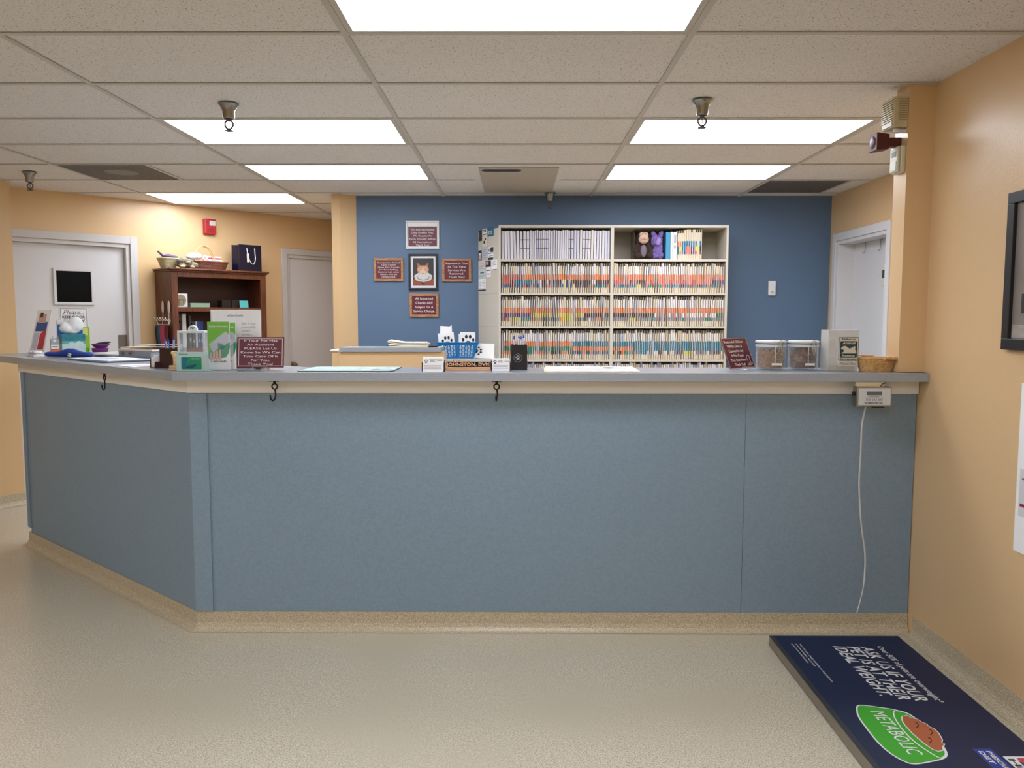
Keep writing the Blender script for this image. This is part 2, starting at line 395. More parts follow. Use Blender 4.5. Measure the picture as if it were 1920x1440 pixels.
for k in range(17):
    a = -PI/2+PI*k/16; pts.append((-.012+.030*math.cos(a),-.465+.042*math.sin(a)))
MB().prism(pts,-.0015,.0003,BLACK).build('slot', t)
# sprinklers
SPK = mat('sprinkler_grey_metal', (96,92,96), .5, metal=.3); SPC = mat('sprinkler_chrome', (150,150,146), .24, metal=1)
def sprinkler(x, y, label):
    t = thing('sprinkler_head', label, 'sprinkler', (x,y,CZ-.0005), 0, 'fire sprinklers on the ceiling')
    mb = MB(); mb.lathe([(0,0),(.047,0),(.047,-.003),(.040,-.010),(.033,-.022),(.0285,-.034),(.0275,-.058),(.022,-.068),(.014,-.070),(0,-.070)], SPC, 32); mb.build('escutcheon', t, smooth=True)
    mb = MB(); mb.cyl(0,0,-.078,-.070,.011,SPK,n=16)
    for sg in (-1,1): mb.tube([(sg*.010,0,-.076),(sg*.019,0,-.086),(sg*.019,0,-.098),(sg*.011,0,-.110),(0,0,-.116)], .0046, SPK)
    mb.build('frame', t, smooth=True)
    MB().tube([(0,0,-.078),(0,0,-.116)], .002, mat('sprinkler_glass',(120,60,50),.2)).build('bulb', t)
    mb = MB(); mb.cyl(0,0,-.124,-.120,.019,SPK,n=20); mb.cyl(0,0,-.1195,-.115,.003,SPK,n=8); mb.build('deflector', t)
sprinkler(-1.347,3.84, 'chrome sprinkler head in front of the left large light panel')
sprinkler(.853,3.78, 'chrome sprinkler head in front of the right large light panel')
sprinkler(-3.36,5.62, 'chrome sprinkler head at far left above the white windowed door')
sprinkler(.27,6.545, 'chrome sprinkler head close to the blue wall, right of centre')

# ------------------------------------------------------------------ doors
def door_leaf(name, label, s0, s1, t0, z1):
    pass
def dwthing(name, label, cat, s=0, tt=0, z=0, group=None):
    t = thing(name, label, cat, W_(s,tt,z), DWA, group); return t
JAMB = mat('grey_white_frame_paint', (205,201,198), .4)
# door 1, left, with window
t = dwthing('door_1', 'white door with a small dark window at the far left', 'door', 0); t['kind'] = 'structure'
mb = MB(); a, b2, zt = D1a-.3, D1b, DH
mb.box(a,b2-.035,.045,.09,.01,zt-.035,WHITEP)
o = mb.build('door_leaf', t, .002)
mb = MB()
mb.box(b2-.035,b2,-.001,.12,0,zt,JAMB); mb.box(b2-.002,b2+.058,-.018,-.0005,0,zt+.06,JAMB)
mb.box(a,b2-.035,-.001,.12,zt-.035,zt,JAMB); mb.box(a,b2-.002,-.018,-.0005,zt-.002,zt+.06,JAMB)
mb.build('frame', t, .003)
w0 = dw(98,502,-.045); w1 = dw(177,572,-.045)
mb = MB(); e = .022; ys = .030
mb.box(w0[0],w1[0],ys,.0448,w0[1]-e,w0[1],WHITEP); mb.box(w0[0],w1[0],ys,.0448,w1[1],w1[1]+e,WHITEP)
mb.box(w0[0],w0[0]+e,ys,.0448,w1[1]+e,w0[1]-e,WHITEP); mb.box(w1[0]-e,w1[0],ys,.0448,w1[1]+e,w0[1]-e,WHITEP); mb.build('window_frame', t, .002)
MB().box(w0[0]+e,w1[0]-e,.041,.0448,w1[1]+e,w0[1]-e,mat('dark_glass',(4,4,5),.3,spec=.1)).build('glass', t)
p0 = dw(221,628,-.045); p1 = dw(243,662,-.045)
MB().box(p0[0],p1[0],.0425,.0448,p1[1]-.13,p0[1],mat('dull_steel_plate',(120,112,104),.5,metal=.7)).build('push_plate', t, .001)
# sign on door 1
q0 = dw(111,577,-.044); q1 = dw(166,640,-.044)
q1 = (q1[0], q0[1]-.20)
tt = dwthing('door_sign', 'white sign reading Please... KEEP DOOR below the dark door window', 'sign', (q0[0]+q1[0])/2, -.0445, 0)
w = q1[0]-q0[0]
mb = MB(); mb.box(-w/2,w/2,-.003,-.0002,q1[1],q0[1],WHITE); mb.build('plate', tt, .0008)
mb = MB(); c = .006
for (xa,xb,za,zb) in ((-w/2+c,w/2-c,q0[1]-c-.003,q0[1]-c),(-w/2+c,w/2-c,q1[1]+c,q1[1]+c+.003),(-w/2+c,-w/2+c+.003,q1[1]+c,q0[1]-c),(w/2-c-.003,w/2-c,q1[1]+c,q0[1]-c)): mb.box(xa,xb,-.0036,-.003,za,zb,BLACK)
mb.build('border', tt)
text_mesh('Please...', w*.74, .038, BLACK, parent=tt, mx=up_at(0,-.0031,q0[1]-.035), shear=.35)
text_mesh('KEEP DOOR', w*.82, .022, BLACK, parent=tt, mx=up_at(0,-.0031,q0[1]-.076), bold=.03)
text_mesh('CLOSELY', w*.82, .022, BLACK, parent=tt, mx=up_at(0,-.0031,q0[1]-.108), bold=.03)
# door 2
t = dwthing('door_2', 'plain white door with a round steel knob beside the tan wall end', 'door', 0); t['kind'] = 'structure'
mb = MB(); mb.box(D2a+.035,D2b-.035,.02,.065,.01,DH-.035,WHITEP); mb.build('door_leaf', t, .002)
mb = MB(); mb.box(D2a,D2a+.035,-.001,.12,0,DH,JAMB); mb.box(D2b-.035,D2b,-.001,.12,0,DH,JAMB); mb.box(D2a+.035,D2b-.035,-.001,.12,DH-.035,DH,JAMB)
mb.box(D2a-.055,D2a+.002,-.018,-.0005,0,DH+.055,JAMB); mb.box(D2b-.002,D2b+.055,-.018,-.0005,0,DH+.055,JAMB); mb.box(D2a+.002,D2b-.002,-.018,-.0005,DH-.002,DH+.055,JAMB)
mb.build('frame', t, .003)
k0 = dw(548,684,0)
mb = MB(); mx = Matrix.Translation((k0[0]+.01,.0198,k0[1])) @ Matrix.Rotation(PI/2,4,'X')
mb.lathe([(0,0),(.033,0),(.033,.005),(.014,.009),(.013,.035),(.024,.042),(.028,.055),(.024,.068),(0,.072)], STEEL, 24, mx=mx); mb.build('door_knob', t, smooth=True)
# door 3, right side wall behind the counter
t = thing('door_3', 'white door in the tan side wall behind the counter at right', 'door', (2.605,0,0), -PI/2); t['kind'] = 'structure'
# local x = -Y, local y = +X
mb = MB(); mb.box(-D3b+.03,-D3a-.03,.13,.17,.01,D3z-.03,WHITEP); mb.build('door_leaf', t, .002)
mb = MB(); mb.box(-D3b,-D3b+.03,-.001,.194,0,D3z,WHITEP); mb.box(-D3a-.03,-D3a,-.001,.194,0,D3z,WHITEP); mb.box(-D3b+.03,-D3a-.03,-.001,.194,D3z-.03,D3z,WHITEP)
mb.box(-D3b-.06,-D3b+.002,-.016,-.0005,0,D3z+.06,WHITEP); mb.box(-D3a-.002,-D3a+.06,-.016,-.0005,0,D3z+.06,WHITEP); mb.box(-D3b+.002,-D3a-.002,-.016,-.0005,D3z-.002,D3z+.06,WHITEP)
mb.build('frame', t, .003)
for k, px in enumerate(((1626,448),(1655,440))):
    p = atX(px[0],px[1],2.605+.13)
    mb = MB(); z = D3z-.033; Yy = p.y
    mb.tube([(2.733,Yy,z+.0),(2.722,Yy,z),(2.722,Yy,z-.07),(2.712,Yy,z-.085),(2.703,Yy,z-.075)], .003, STEEL)
    o = mb.build('door_hook', smooth=True); tag(o, ['steel over-door hook nearer the blue wall on the right rear door','steel over-door hook nearer the wall end, beside the hanging bag'][k], 'hook', 'over-door hooks')
p = atX(1660,500,2.70)
t = thing('hanging_bag', 'cream and dark green bag hanging on the right rear door, mostly hidden', 'bag', (2.70,p.y-.02,1.66))
mb = MB(); mb.box(-.018,.018,-.05,.03,0,.16,mat('cream_cloth',(214,208,180),.8)); mb.build('bag_body', t, .008)
mb = MB(); mb.box(-.02,-.0182,-.045,.025,.06,.12,mat('dark_green_print',(52,70,66),.7)); mb.build('print', t)
MB().tube([(0,-.03,.16),(0,-.02,.26),(0,0,.33),(0,.01,.26),(0,.015,.16)], .004, WHITE).build('strap', t, smooth=True)

# ------------------------------------------------------------------ reception counter
N2 = Vector((.648,.762,0)); D2v = Vector((-.762,.648,0)); CA = -math.atan2(.648,.762)   # left run: depth direction, run direction
P0 = Vector((-1.465,3.582,0)); P1 = Vector((-3.061,4.940,0)); dB = (P1-P0).normalized(); nB = Vector((-dB.y,dB.x,0))*-1   # panel line of left run
if nB.y < 0: nB = -nB
t = thing('reception_counter', 'long slate blue reception counter with an angled left run', 'counter')
th = .12
I0 = P0+nB*th; k = (3.582+th-I0.y)/(-dB.y); I0 = I0-dB*k*1.0  # inner corner on the back line
mb = MB(); E1 = P1+nB*th
body = [(1.674,3.60),(1.674,3.70),(I0.x,3.70),(E1.x,E1.y),(P1.x+nB.x*.018,P1.y+nB.y*.018),(P0.x+nB.x*.02,P0.y+.018)]
mb.prism(body,.0005,1.150,mat('counter_core_paint',(205,194,178),.5)); mb.build('core', t)
FZ = .088
SEAM = 1.031
mb = MB(); mb.box(-1.39,SEAM-.0008,3.582,3.5995,FZ,1.094,PANEL); mb.build('front_panel', t)
mb = MB(); mb.box(SEAM+.0008,RX-.0025,3.582,3.5995,FZ-.002,1.094,PANEL); mb.build('front_panel', t)
def lrun(s0,s1,t0,t1): # quad along the left run; t negative = outwards
    return [tuple((P0+dB*s+nB*q)[:2]) for s,q in ((s0,t0),(s1,t0),(s1,t1),(s0,t1))]
LB = (P1-P0).length
mb = MB(); mb.prism(lrun(.06,LB-.03,.0,.0175),FZ,1.094,PANEL); mb.build('front_panel', t)
# corner post and end strip
mb = MB(); c0 = P0+Vector((0,-.008,0))-nB*.004
q = [(-1.389,3.574),(-1.389,3.5815),(P0.x+.006,3.5815),tuple((P0+dB*.062+nB*-.0005)[:2]),tuple((P0+dB*.062+nB*-.008)[:2]),(c0.x,c0.y+.001)]
mb.prism(q,FZ+.001,1.0945,PANEL); mb.build('corner_post', t, .001)
mb = MB(); mb.prism(lrun(LB-.045,LB+.006,-.008,-.0005),FZ+.03,1.0945,PANEL); mb.prism(lrun(LB,LB+.006,-.0005,.12),FZ+.03,1.0945,PANEL); mb.build('end_strip', t)
# apron
def offs(o): # outline of front line moved out by o
    a = Vector((RX-.002,3.582-o,0)); n = nB*-1
    l = P0+n*o; kk = (3.582-o-l.y)/dB.y; c = l+dB*kk
    return a, c, P1+n*o
a, c, e = offs(.016); a2, c2, e2 = offs(-.018)
e = e+dB*.02; e2 = e2+dB*.02
mb = MB(); mb.prism([(a.x,a.y),(a2.x,a2.y),(c2.x,c2.y),(e2.x,e2.y),(e.x,e.y),(c.x,c.y)],1.096,1.1565,CREAM); mb.build('apron', t, .0015)
cove([(RX-.002,3.5835),(P0.x,3.5835),(P1.x,P1.y),(P1.x+nB.x*.12,P1.y+nB.y*.12)], 'cove_base', '', h=.087, side=-1, parent=t)
# worktop
TOP = 1.195
C0 = Vector((-1.501,3.479,0)); EE = C0+D2v*2.52
bk = C0+N2*.60; kk = (3.85-bk.y)/D2v.y; ci = bk+D2v*kk
mb = MB(); mb.prism([(RX-.003,3.479),(RX-.003,3.645),(1.676,3.645),(1.676,3.85),(ci.x,ci.y),tuple((EE+N2*.60)[:2]),(EE.x,EE.y),(C0.x,C0.y)],1.1575,TOP,LAMIN)
o = mb.build('countertop', bevel=.001); tag(o, 'long grey laminate countertop capping the blue reception counter', 'countertop')
def T_(x, y): p = atZ(x, y, TOP); return Vector((p.x,p.y,TOP+.0004))

# hooks under the counter edge
def hook(loc, rz, label, twist=0):
    t = thing('leash_hook', label, 'hook', loc, rz, 'iron leash hooks under the counter edge')
    mb = MB(); mb.box(-.022,.022,-.010,.010,-.004,-.0005,DARKIRON); mb.cyl(0,0,-.014,-.004,.006,DARKIRON,n=10)
    mb.tube([(.012*math.cos(a),0,-.026+.012*math.sin(a)) for a in [2*PI*k/16 for k in range(16)]],.0032,DARKIRON,closed=True); mb.build('eye_bolt', t, smooth=True)
    mb = MB(); pts = [(0,0,-.036),(.003,-.001,-.050),(.004,-.002,-.066)]
    ct, st = math.cos(twist), math.sin(twist)
    for k in range(9):
        a = PI*k/8; x = -.0165+.0165*math.cos(a)+.004; z = -.070-.0165*math.sin(a); pts.append((x*ct,x*st-.002,z))
    x = -.030; pts.append((x*ct,x*st-.002,-.062))
    mb.tube(pts,.0036,DARKIRON); mb.build('hook', t, smooth=True)
hook((-1.064,3.515,1.157),0,'dark iron hook under the counter, below the maroon accident sign',1.2)
hook((-.086,3.515,1.157),0,'dark iron hook under the counter, below the card holder beside the pen cup',1.5)
p = C0+D2v*.0; px = atZ(168,700,1.157); pp = C0+D2v*((Vector((px.x,px.y,0))-C0).dot(D2v))+N2*.03
hook((pp.x,pp.y,1.157),CA,'dark iron hook under the angled left run of the counter',0)

# ------------------------------------------------------------------ half wall and rear desk
t = thing('half_wall', 'low tan wall with grey laminate cap behind the counter', 'half wall', (0,0,0))
mb = MB(); mb.box(-1.20,-.489,5.40,5.62,.001,1.1995,TAN); mb.build('wall_panel', t, .002)
mb = MB(); mb.box(-1.19,-.505,5.385,5.64,1.2,1.229,LAMIN); mb.build('laminate_cap', t, .001)
mb = MB(); mb.box(-1.245,-1.202,5.41,5.60,.001,1.205,TAN); mb.box(-1.255,-1.2,5.40,5.61,1.205,1.212,CREAM); mb.build('end_post', t, .001)
t = thing('rear_desk', 'pale shelf ledge in front of the filing cabinet side holding the blue basket', 'desk', (0,0,0))
mb = MB(); mb.box(-.90,-.165,5.90,6.36,1.105,1.128,mat('pale_laminate',(196,194,190),.35)); mb.build('desk_top', t, .001)
for x in (-.88,-.21):
    mb = MB(); mb.box(x,x+.02,5.95,6.33,.001,1.1045,mat('dark_desk_side',(58,52,50),.6)); mb.build('side_panel', t)
mb = MB(); mb.box(-.859,-.211,6.30,6.32,.3,1.1045,mat('dark_desk_side',(58,52,50),.6)); mb.build('back_panel', t)

# ------------------------------------------------------------------ filing cabinet
FY = 6.40
cx0, cx1, cm0, cm1 = -.139, 1.673, .744, .770
SH = [1.889,1.626,1.362,1.097,.833,.570,.306,.06]
t = thing('filing_cabinet', 'tall putty coloured open-shelf filing cabinet against the blue wall', 'filing cabinet')
mb = MB(); mb.box(cx0,cx1,FY,BY-.005,2.136,2.156,CABM); mb.build('top_panel', t, .001)
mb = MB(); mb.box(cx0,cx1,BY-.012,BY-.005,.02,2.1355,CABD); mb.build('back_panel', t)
mb = MB(); mb.box(cx1-.018,cx1,FY,BY-.0125,.001,2.1355,CABM); mb.build('side_panel', t, .001)
mb = MB(); mb.box(cm0,cm1,FY,BY-.0125,.001,2.1355,CABM); mb.build('centre_post', t, .001)
mb = MB(); mb.prism([(cx0,FY),(cx0+.016,FY),(cx0+.016,BY-.0125),(-.316,BY-.0125)],.001,2.1355,CABM); mb.build('side_panel', t)
for k, z in enumerate(SH):
    for xa, xb in ((cx0+.0165,cm0-.0005),(cm1+.0005,cx1-.0185)):
        mb = MB(); mb.box(xa,xb,FY+.001,BY-.013,z-.018,z,CABM); mb.build('shelf', t)
# seams on the side panel
sd = Vector((-.316-cx0,BY-.0125-FY,0)); sl = sd.length; sdn = sd.normalized(); sA = math.atan2(-sdn.x,sdn.y)
mb = MB()
for z in SH[1:5]:
    a = Vector((cx0,FY,0)); n = Vector((-sdn.y,sdn.x,0))
    if n.x > 0: n = -n
    pts = [a+sdn*.005,a+sdn*(sl-.005),a+sdn*(sl-.005)+n*.0008,a+sdn*.005+n*.0008]; mb.prism([(p.x,p.y) for p in pts],z-.006,z-.0045,mat('seam_shadow_grey',(140,130,112),.6))
mb.build('seam', t)
# plates between folders
for x in (.105,.27,.43): 
    mb = MB(); mb.box(x,x+.002,FY+.03,BY-.02,1.8895,2.12,mat('divider_grey',(120,114,104),.5)); mb.build('divider', t)
for xp in (1192,1246):
    x = atY(xp,460,FY+.05).x
    mb = MB(); mb.prismy([(x,1.8895),(x+.002,1.8895),(x+.002,2.13),(x,2.13)],FY+.13,BY-.02,mat('divider_grey',(120,114,104),.5)); mb.build('divider', t)

COLS = {'orange':(226,120,62),'red':(206,80,62),'teal':(24,112,138),'purple':(86,42,98),'yellow':(212,200,78),'maroon':(92,44,42),
        'green':(24,120,96),'pink':(222,118,108),'black':(44,34,34),'blue':(40,78,120),'grey':(128,124,130),'white':(222,216,212),'brown':(110,72,54)}
CM = {k: mat('tab_'+k, v, .6) for k, v in COLS.items()}
MANILA = mat('manila_card', (214,196,160), .75); WHEDGE = mat('white_file_paper', (222,216,214), .75); GREYTAB = mat('clear_label_grey', (158,160,172), .5)
LAV = mat('lavender_white_card', (206,204,216), .7)
def folder_mesh(name, th, h, bands, edge, blacktop=True, rows=None, frontm=MANILA):
    """a file folder standing on its long edge, spine faces -y; local origin bottom centre front"""
    mb = MB(); mb.box(-th/2,th/2,.0035,.24,0,h,frontm)
    hb = [1,.90,.62,.44,.29,.17,0]; ms = [CM['black'] if blacktop else edge, edge]+[CM[b] if b else edge for b in bands]+[MANILA]
    wl = th*.72
    for i in range(6):
        z1, z0 = hb[i]*h, hb[i+1]*h
        mb.box(-th/2,-th/2+wl,0,.0034,z0+.0002,z1-.0002,ms[i])
        mb.box(-th/2+wl,th/2,.001,.0034,z0+.0002,z1-.0002, WHEDGE if i else frontm)
    return mb
def ordn(n):
    return f"{n}{'th' if 10 <= n % 100 <= 20 else {1:'st',2:'nd',3:'rd'}.get(n % 10,'th')}"
def pick(row, side, u):
    r = rnd.random()
    if row == 1 and side == 0:
        b1 = 'red' if u < .2 and r < .8 else 'orange'
        b2 = 'red' if u < .12 else ('teal' if u < .28 else ('maroon' if r < .7 else ('black' if r < .85 else None)))
        b3 = 'blue' if u < .07 else rnd.choice(['red','maroon','blue','blue','yellow' if .55 < u < .72 else 'orange','green' if u > .7 else 'maroon',None])
    elif row == 2 and side == 0:
        b1 = 'orange'; b2 = 'purple' if u < .28 else ('yellow' if u < .76 else 'black')
        b3 = ('yellow' if .08 < u < .17 else 'green' if .2 < u < .27 else 'yellow' if .55 < u < .65 else rnd.choice(['orange','teal','grey','maroon']))
        if u > .78: b3 = rnd.choice(['orange','grey','white'])
    elif row == 3 and side == 0:
        b1 = 'orange' if u < .66 else 'teal'; b2 = 'green' if u < .66 else 'orange'; b3 = 'orange' if u < .12 else ('pink' if .3 < u < .38 else rnd.choice(['black','green','grey','orange']) if u < .66 else rnd.choice(['teal','blue','pink','purple']))
    elif row == 1:
        b1 = 'orange' if r < .85 else 'pink'; b2 = 'maroon' if .2 < u < .28 else ('purple' if u > .88 else rnd.choice(['pink','pink','red','maroon' if u < .2 else 'pink']))
        b3 = 'yellow' if .19 < u < .23 else rnd.choice(['teal','pink','purple','grey','brown','green'])
    elif row == 2:
        b1 = 'orange'; b2 = 'black' if u < .36 else ('green' if u > .93 else rnd.choice(['white','white','grey','pink']))
        b3 = 'yellow' if .13 < u < .2 else ('green' if .3 < u < .37 or .83 < u < .9 else rnd.choice(['grey','brown','grey','orange' if u > .9 else 'green' if r < .3 else 'grey']))
    else:
        b1 = 'teal'; b2 = 'orange' if u < .17 else 'teal'; b3 = rnd.choice(['yellow','black']) if u < .08 else ('green' if .1 < u < .17 else 'orange' if u < .2 else 'teal' if u < .3 else 'yellow' if .64 < u < .72 else rnd.choice(['grey','purple','white','brown']))
    return [b1,b2,b3]
shelfname = {1:'second shelf down',2:'third shelf down',3:'fourth shelf down'}
NF = 48
for row in (1,2,3):
    for side, (xa, xb) in enumerate(((cx0+.019,cm0-.004),(cm1+.003,cx1-.022))):
        z = SH[row]; n = NF; pitch = (xb-xa)/n; ph = rnd.random()*6
        for i in range(n):
            u = i/n; th = pitch*rnd.uniform(.62,.86); h = .233+rnd.uniform(-.006,.004)
            lean = (.045*math.sin(u*9+ph)+.02*math.sin(u*23))*min(1,i/4,(n-1-i)/4)
            bands = pick(row, side, u)
            pl = rnd.random()
            edge = MANILA if pl < .35 else (WHEDGE if pl < .85 else GREYTAB)
            if pl > .93: bands = [None if rnd.random() < .6 else b for b in bands]
            mb = folder_mesh('file_folder', th, h, bands, edge, blacktop=rnd.random() < .75)
            o = mb.build('file_folder'); x = xa+(i+.5)*pitch-math.sin(lean)*h*.5
            x = min(max(x, xa+th/2+max(0,-math.sin(lean))*h), xb-th/2-max(0,math.sin(lean))*h)
            o.location = (x, FY+.012+rnd.uniform(0,.012), z+.0006+abs(math.sin(lean))*th/2); o.rotation_euler = (0,lean,0)
            cs = [b for b in bands if b and b != 'white']
            cl = (', '.join(dict.fromkeys(cs)) if cs else 'pale')+' tabs'
            tag(o, f"file folder with {cl}, {ordn(i+1)} from left, {shelfname[row]}, {'left' if side == 0 else 'right'} bay", 'folder', f"patient files on the {shelfname[row]}, {'left' if side == 0 else 'right'} bay")
# row 4, only its tops show above the counter
mb = MB()
for side, (xa, xb) in enumerate(((cx0+.019,cm0-.004),(cm1+.003,cx1-.022))):
    n = 52; pitch = (xb-xa)/n
    for i in range(n):
        th = pitch*.8; x = xa+(i+.5)*pitch; y = FY+.012+rnd.uniform(0,.012); h = .240+rnd.uniform(-.006,.003); z = SH[4]+.0006
        e = rnd.choice([MANILA,WHEDGE,WHEDGE,GREYTAB])
        mb.box(x-th/2,x+th/2,y,y+.22,z,z+h*.94,e); mb.box(x-th/2,x+th/2,y,y+.22,z+h*.94,z+h,CM['black'] if rnd.random() < .6 else e)
        mb.box(x-th/2,x+th/2,y-.001,y,z+h*.42,z+h*.6,CM[rnd.choice(['orange','teal'])])
tag(mb.build('file_folders'), 'row of file folders on the lowest visible cabinet shelf, just above the countertop', 'folders', kind='stuff')
# white envelopes, top left
slots = []
for seg, (xa, xb, n) in enumerate(((cx0+.019,.1045,9),(.1075,.2695,10),(.2725,.4295,9),(.4325,cm0-.003,14))):
    for q in range(n): slots.append((seg, xa+(q+.5)*(xb-xa)/n, (xb-xa)/n, min(1,q/4,(n-1-q)/4)))
for i, (seg, x, pitch, damp) in enumerate(slots):
    u = i/len(slots); lean = [-.045,.02,.02,.02][seg]*damp; th = pitch*.80; h = .218+rnd.uniform(-.003,.006)+(.006 if seg else 0)
    mb = MB(); mb.box(-th/2,th/2,0,.23,0,h,LAV if rnd.random() < .6 else WHEDGE)
    marks = (u > .12 and u < .2) or (.28 < u < .42) or (.62 < u < .68) or (.76 < u < .83)
    if marks:
        for zz in (.37,.68): mb.box(-th/2,th/2,-.0008,-.0001,h*zz,h*zz+.005,BLACK)
    o = mb.build('white_folder', bevel=.0006, seg=1); o.location = (x,FY+.012+rnd.uniform(0,.01),SH[0]+.0006+abs(math.sin(lean))*th/2); o.rotation_euler = (0,lean,0)
    tag(o, f"white folder {'with two black marks' if marks else 'with plain spine'}, {ordn(i+1)} from left on the top left shelf", 'folder', 'white folders on the top left cabinet shelf')
# top right: teal folder, white binder, manila files
def xcab(px, y=None): return atY(px, 460, FY+.02).x
def tr_item(px0, px1, h, mk, label, cat, name, grp=None):
    xa, xb = xcab(px0), xcab(px1); mb = mk((xb-xa)*.94, h); o = mb.build(name, bevel=.0006, seg=1); o.location = ((xa+xb)/2,FY+.012,SH[0]+.0006); tag(o, label, cat, grp)
def plain(m): return lambda w, h: MB().box(-w/2,w/2,0,.23,0,h,m)
tr_item(1248,1256.5,.212,plain(mat('bright_blue_card',(58,140,176),.5)),'bright blue folder right of the purple plush on the top right shelf','folder','blue_folder')
tr_item(1257,1261,.214,plain(PAPER),'thin white folder directly right of the bright blue folder','folder','white_folder')
tr_item(1261.5,1269,.212,lambda w,h: MB().box(-w/2,w/2,0,.23,0,h,WHITE).box(-w*.3,w*.3,-.0008,-.0001,h*.6,h*.9,GREYTAB).box(-w*.3,w*.3,-.0008,-.0001,h*.4,h*.52,GREYTAB),'white binder with grey labels on the top right shelf','binder','ring_binder')
trb = [('orange','green','green'),('orange','yellow','pink'),('teal','teal','grey'),('teal','teal','blue'),('teal','pink','pink'),('teal','pink','pink'),('teal','purple','maroon'),('teal','purple','brown'),('teal','yellow','red'),(None,'yellow',None),('teal','black','brown')]
for i, bs in enumerate(trb):
    a = 1270+i*4.15; xa, xb = xcab(a), xcab(a+4.15); th = (xb-xa)*.9
    mb = folder_mesh('f', th, .226+i*.0012 if i < 4 else .232, bs, MANILA, blacktop=i in (0,1,2,6,8,9,10)); o = mb.build('file_folder')
    o.location = ((xa+xb)/2,FY+.010+rnd.uniform(0,.004),SH[0]+.0006)
    cs = [c for c in dict.fromkeys(bs) if c]
    tag(o, f"manila folder with {', '.join(cs)} tabs, {ordn(i+1)} of those right of the white binder", 'folder', 'manila files on the top right cabinet shelf')
# plush toys
FUR = mat('dark_brown_fur', (52,34,30), .95, bump=(260,.6,.004)); SKIN = mat('tan_felt', (196,160,138), .85); GREYF = mat('grey_plush', (120,108,118), .95, bump=(260,.6,.004))
t = thing('plush_monkey', 'dark brown plush monkey with a tan face sitting on the top right cabinet shelf', 'plush toy', (xcab(1207),FY+.066,SH[0]+.001), R(2)); t.scale = (1.06,1.0,1.10)
blob('body', [((0,0,.055),(.044,.036,.060)),((0,-.004,.155),(.050,.042,.048)),((-.047,-.01,.085),(.018,.018,.045),Matrix.Rotation(R(14),4,'Y')),((.047,-.01,.085),(.018,.018,.045),Matrix.Rotation(R(-14),4,'Y')),
      ((-.045,-.03,.026),(.030,.034,.0255)),((.047,-.03,.026),(.030,.034,.0255)),((-.062,-.02,.055),(.016,.018,.016)),((.06,-.02,.055),(.016,.018,.016))], FUR, t, .005)
blob('face', [((0,-.034,.143),(.040,.022,.032)),((-.015,-.032,.177),(.020,.015,.018)),((.015,-.032,.177),(.020,.015,.018))], SKIN, t, .003)
blob('belly', [((0,-.030,.062),(.024,.014,.045))], GREYF, t, .003)
mb = MB()
for sx in (-1,1): mb.ball((sx*.012,-.047,.182),.0032,BLACK)
mb.tube([(0,-.0545,.158),(0,-.0565,.144)], .0011, BLACK, 5); mb.tube([(-.026,-.050,.146),(-.010,-.0565,.142),(.010,-.0565,.142),(.026,-.050,.146)], .0011, BLACK, 5); mb.build('eyes_and_mouth', t, smooth=True)
PUR = mat('purple_fur', (112,92,150), .95, bump=(200,.8,.006), noise=(60,.25))
t = thing('plush_toy', 'fluffy purple plush toy leaning beside the brown plush monkey', 'plush toy', (xcab(1234),FY+.056,SH[0]+.001), R(-4)); t.scale = (1.35,1.1,1.12)
blob('body', [((0,0,.05),(.032,.026,.05)),((-.004,-.004,.130),(.036,.026,.042)),((-.020,.0,.172),(.016,.010,.026),Matrix.Rotation(R(-25),4,'Y')),((.018,.0,.172),(.015,.010,.030),Matrix.Rotation(R(15),4,'Y')),
      ((.018,-.014,.03),(.018,.022,.028)),((-.014,-.018,.022),(.018,.022,.02)),((.02,-.01,.08),(.011,.014,.03))], PUR, t, .004, .012, .012)
blob('ear', [((.004,-.026,.125),(.014,.010,.030),Matrix.Rotation(R(12),4,'Y'))], mat('lilac_fur',(152,130,186),.95,bump=(200,.6,.004)), t, .003, .006, .012)
# notices on the cabinet side
def side_pt(px, py):
    n = (sdn.y,-sdn.x) ; p = atP(px, py, (cx0,FY), n); s = (Vector((p.x,p.y,0))-Vector((cx0,FY,0))).dot(sdn); return s, p.z
nSide = Vector((-sdn.y,sdn.x,0)); nSide = nSide if nSide.x < 0 else -nSide
rzS = math.atan2(-sdn.y,-sdn.x)
LT = mat('print_grey', (150,148,152), .7); TEALP = mat('teal_print',(40,104,132),.6); DKP = mat('dark_print',(44,40,44),.6); PALEM = mat('pale_mint_paper',(196,214,210),.7)
def notice(x0,y0,x1,y1,label,base,deco,txt=None):
    s0, z0 = side_pt(x0,y0); s1, _ = side_pt(x1,y0); _, z1 = side_pt((x0+x1)/2,y1)
    sm = (s0+s1)/2; w = abs(s0-s1)*.97; h = z0-z1; p = Vector((cx0,FY,0))+sdn*sm+nSide*.0022
    t = thing('notice', label, 'notice', (p.x,p.y,z1), rzS, 'papers stuck on the cabinet side')
    MB().box(-w/2,w/2,-.0006,.0006,0,h,base).build('sheet', t)
    mb = MB()
    for (a,b,c,d,m) in deco: mb.box((a-.5)*w,(b-.5)*w,-.0011,-.0007,c*h,d*h,m)
    if deco: mb.build('print', t)
    if txt: text_mesh(txt, w*.62, h*.42, WHITE, parent=t, mx=up_at(0,-.0012,h*.42), bold=.02)
ln = lambda n, a=.12, b=.88, z0=.12, z1=.88, m=LT: [(a,b-.1*(k%2),z0+(z1-z0)*k/n,z0+(z1-z0)*k/n+.25*(z1-z0)/n,m) for k in range(n)]
notice(898,433,904,452,'dark photo strip at the top left of the cabinet side',DKP,[(.2,.6,.3,.8,mat('dim_grey_print',(80,74,78),.6))])
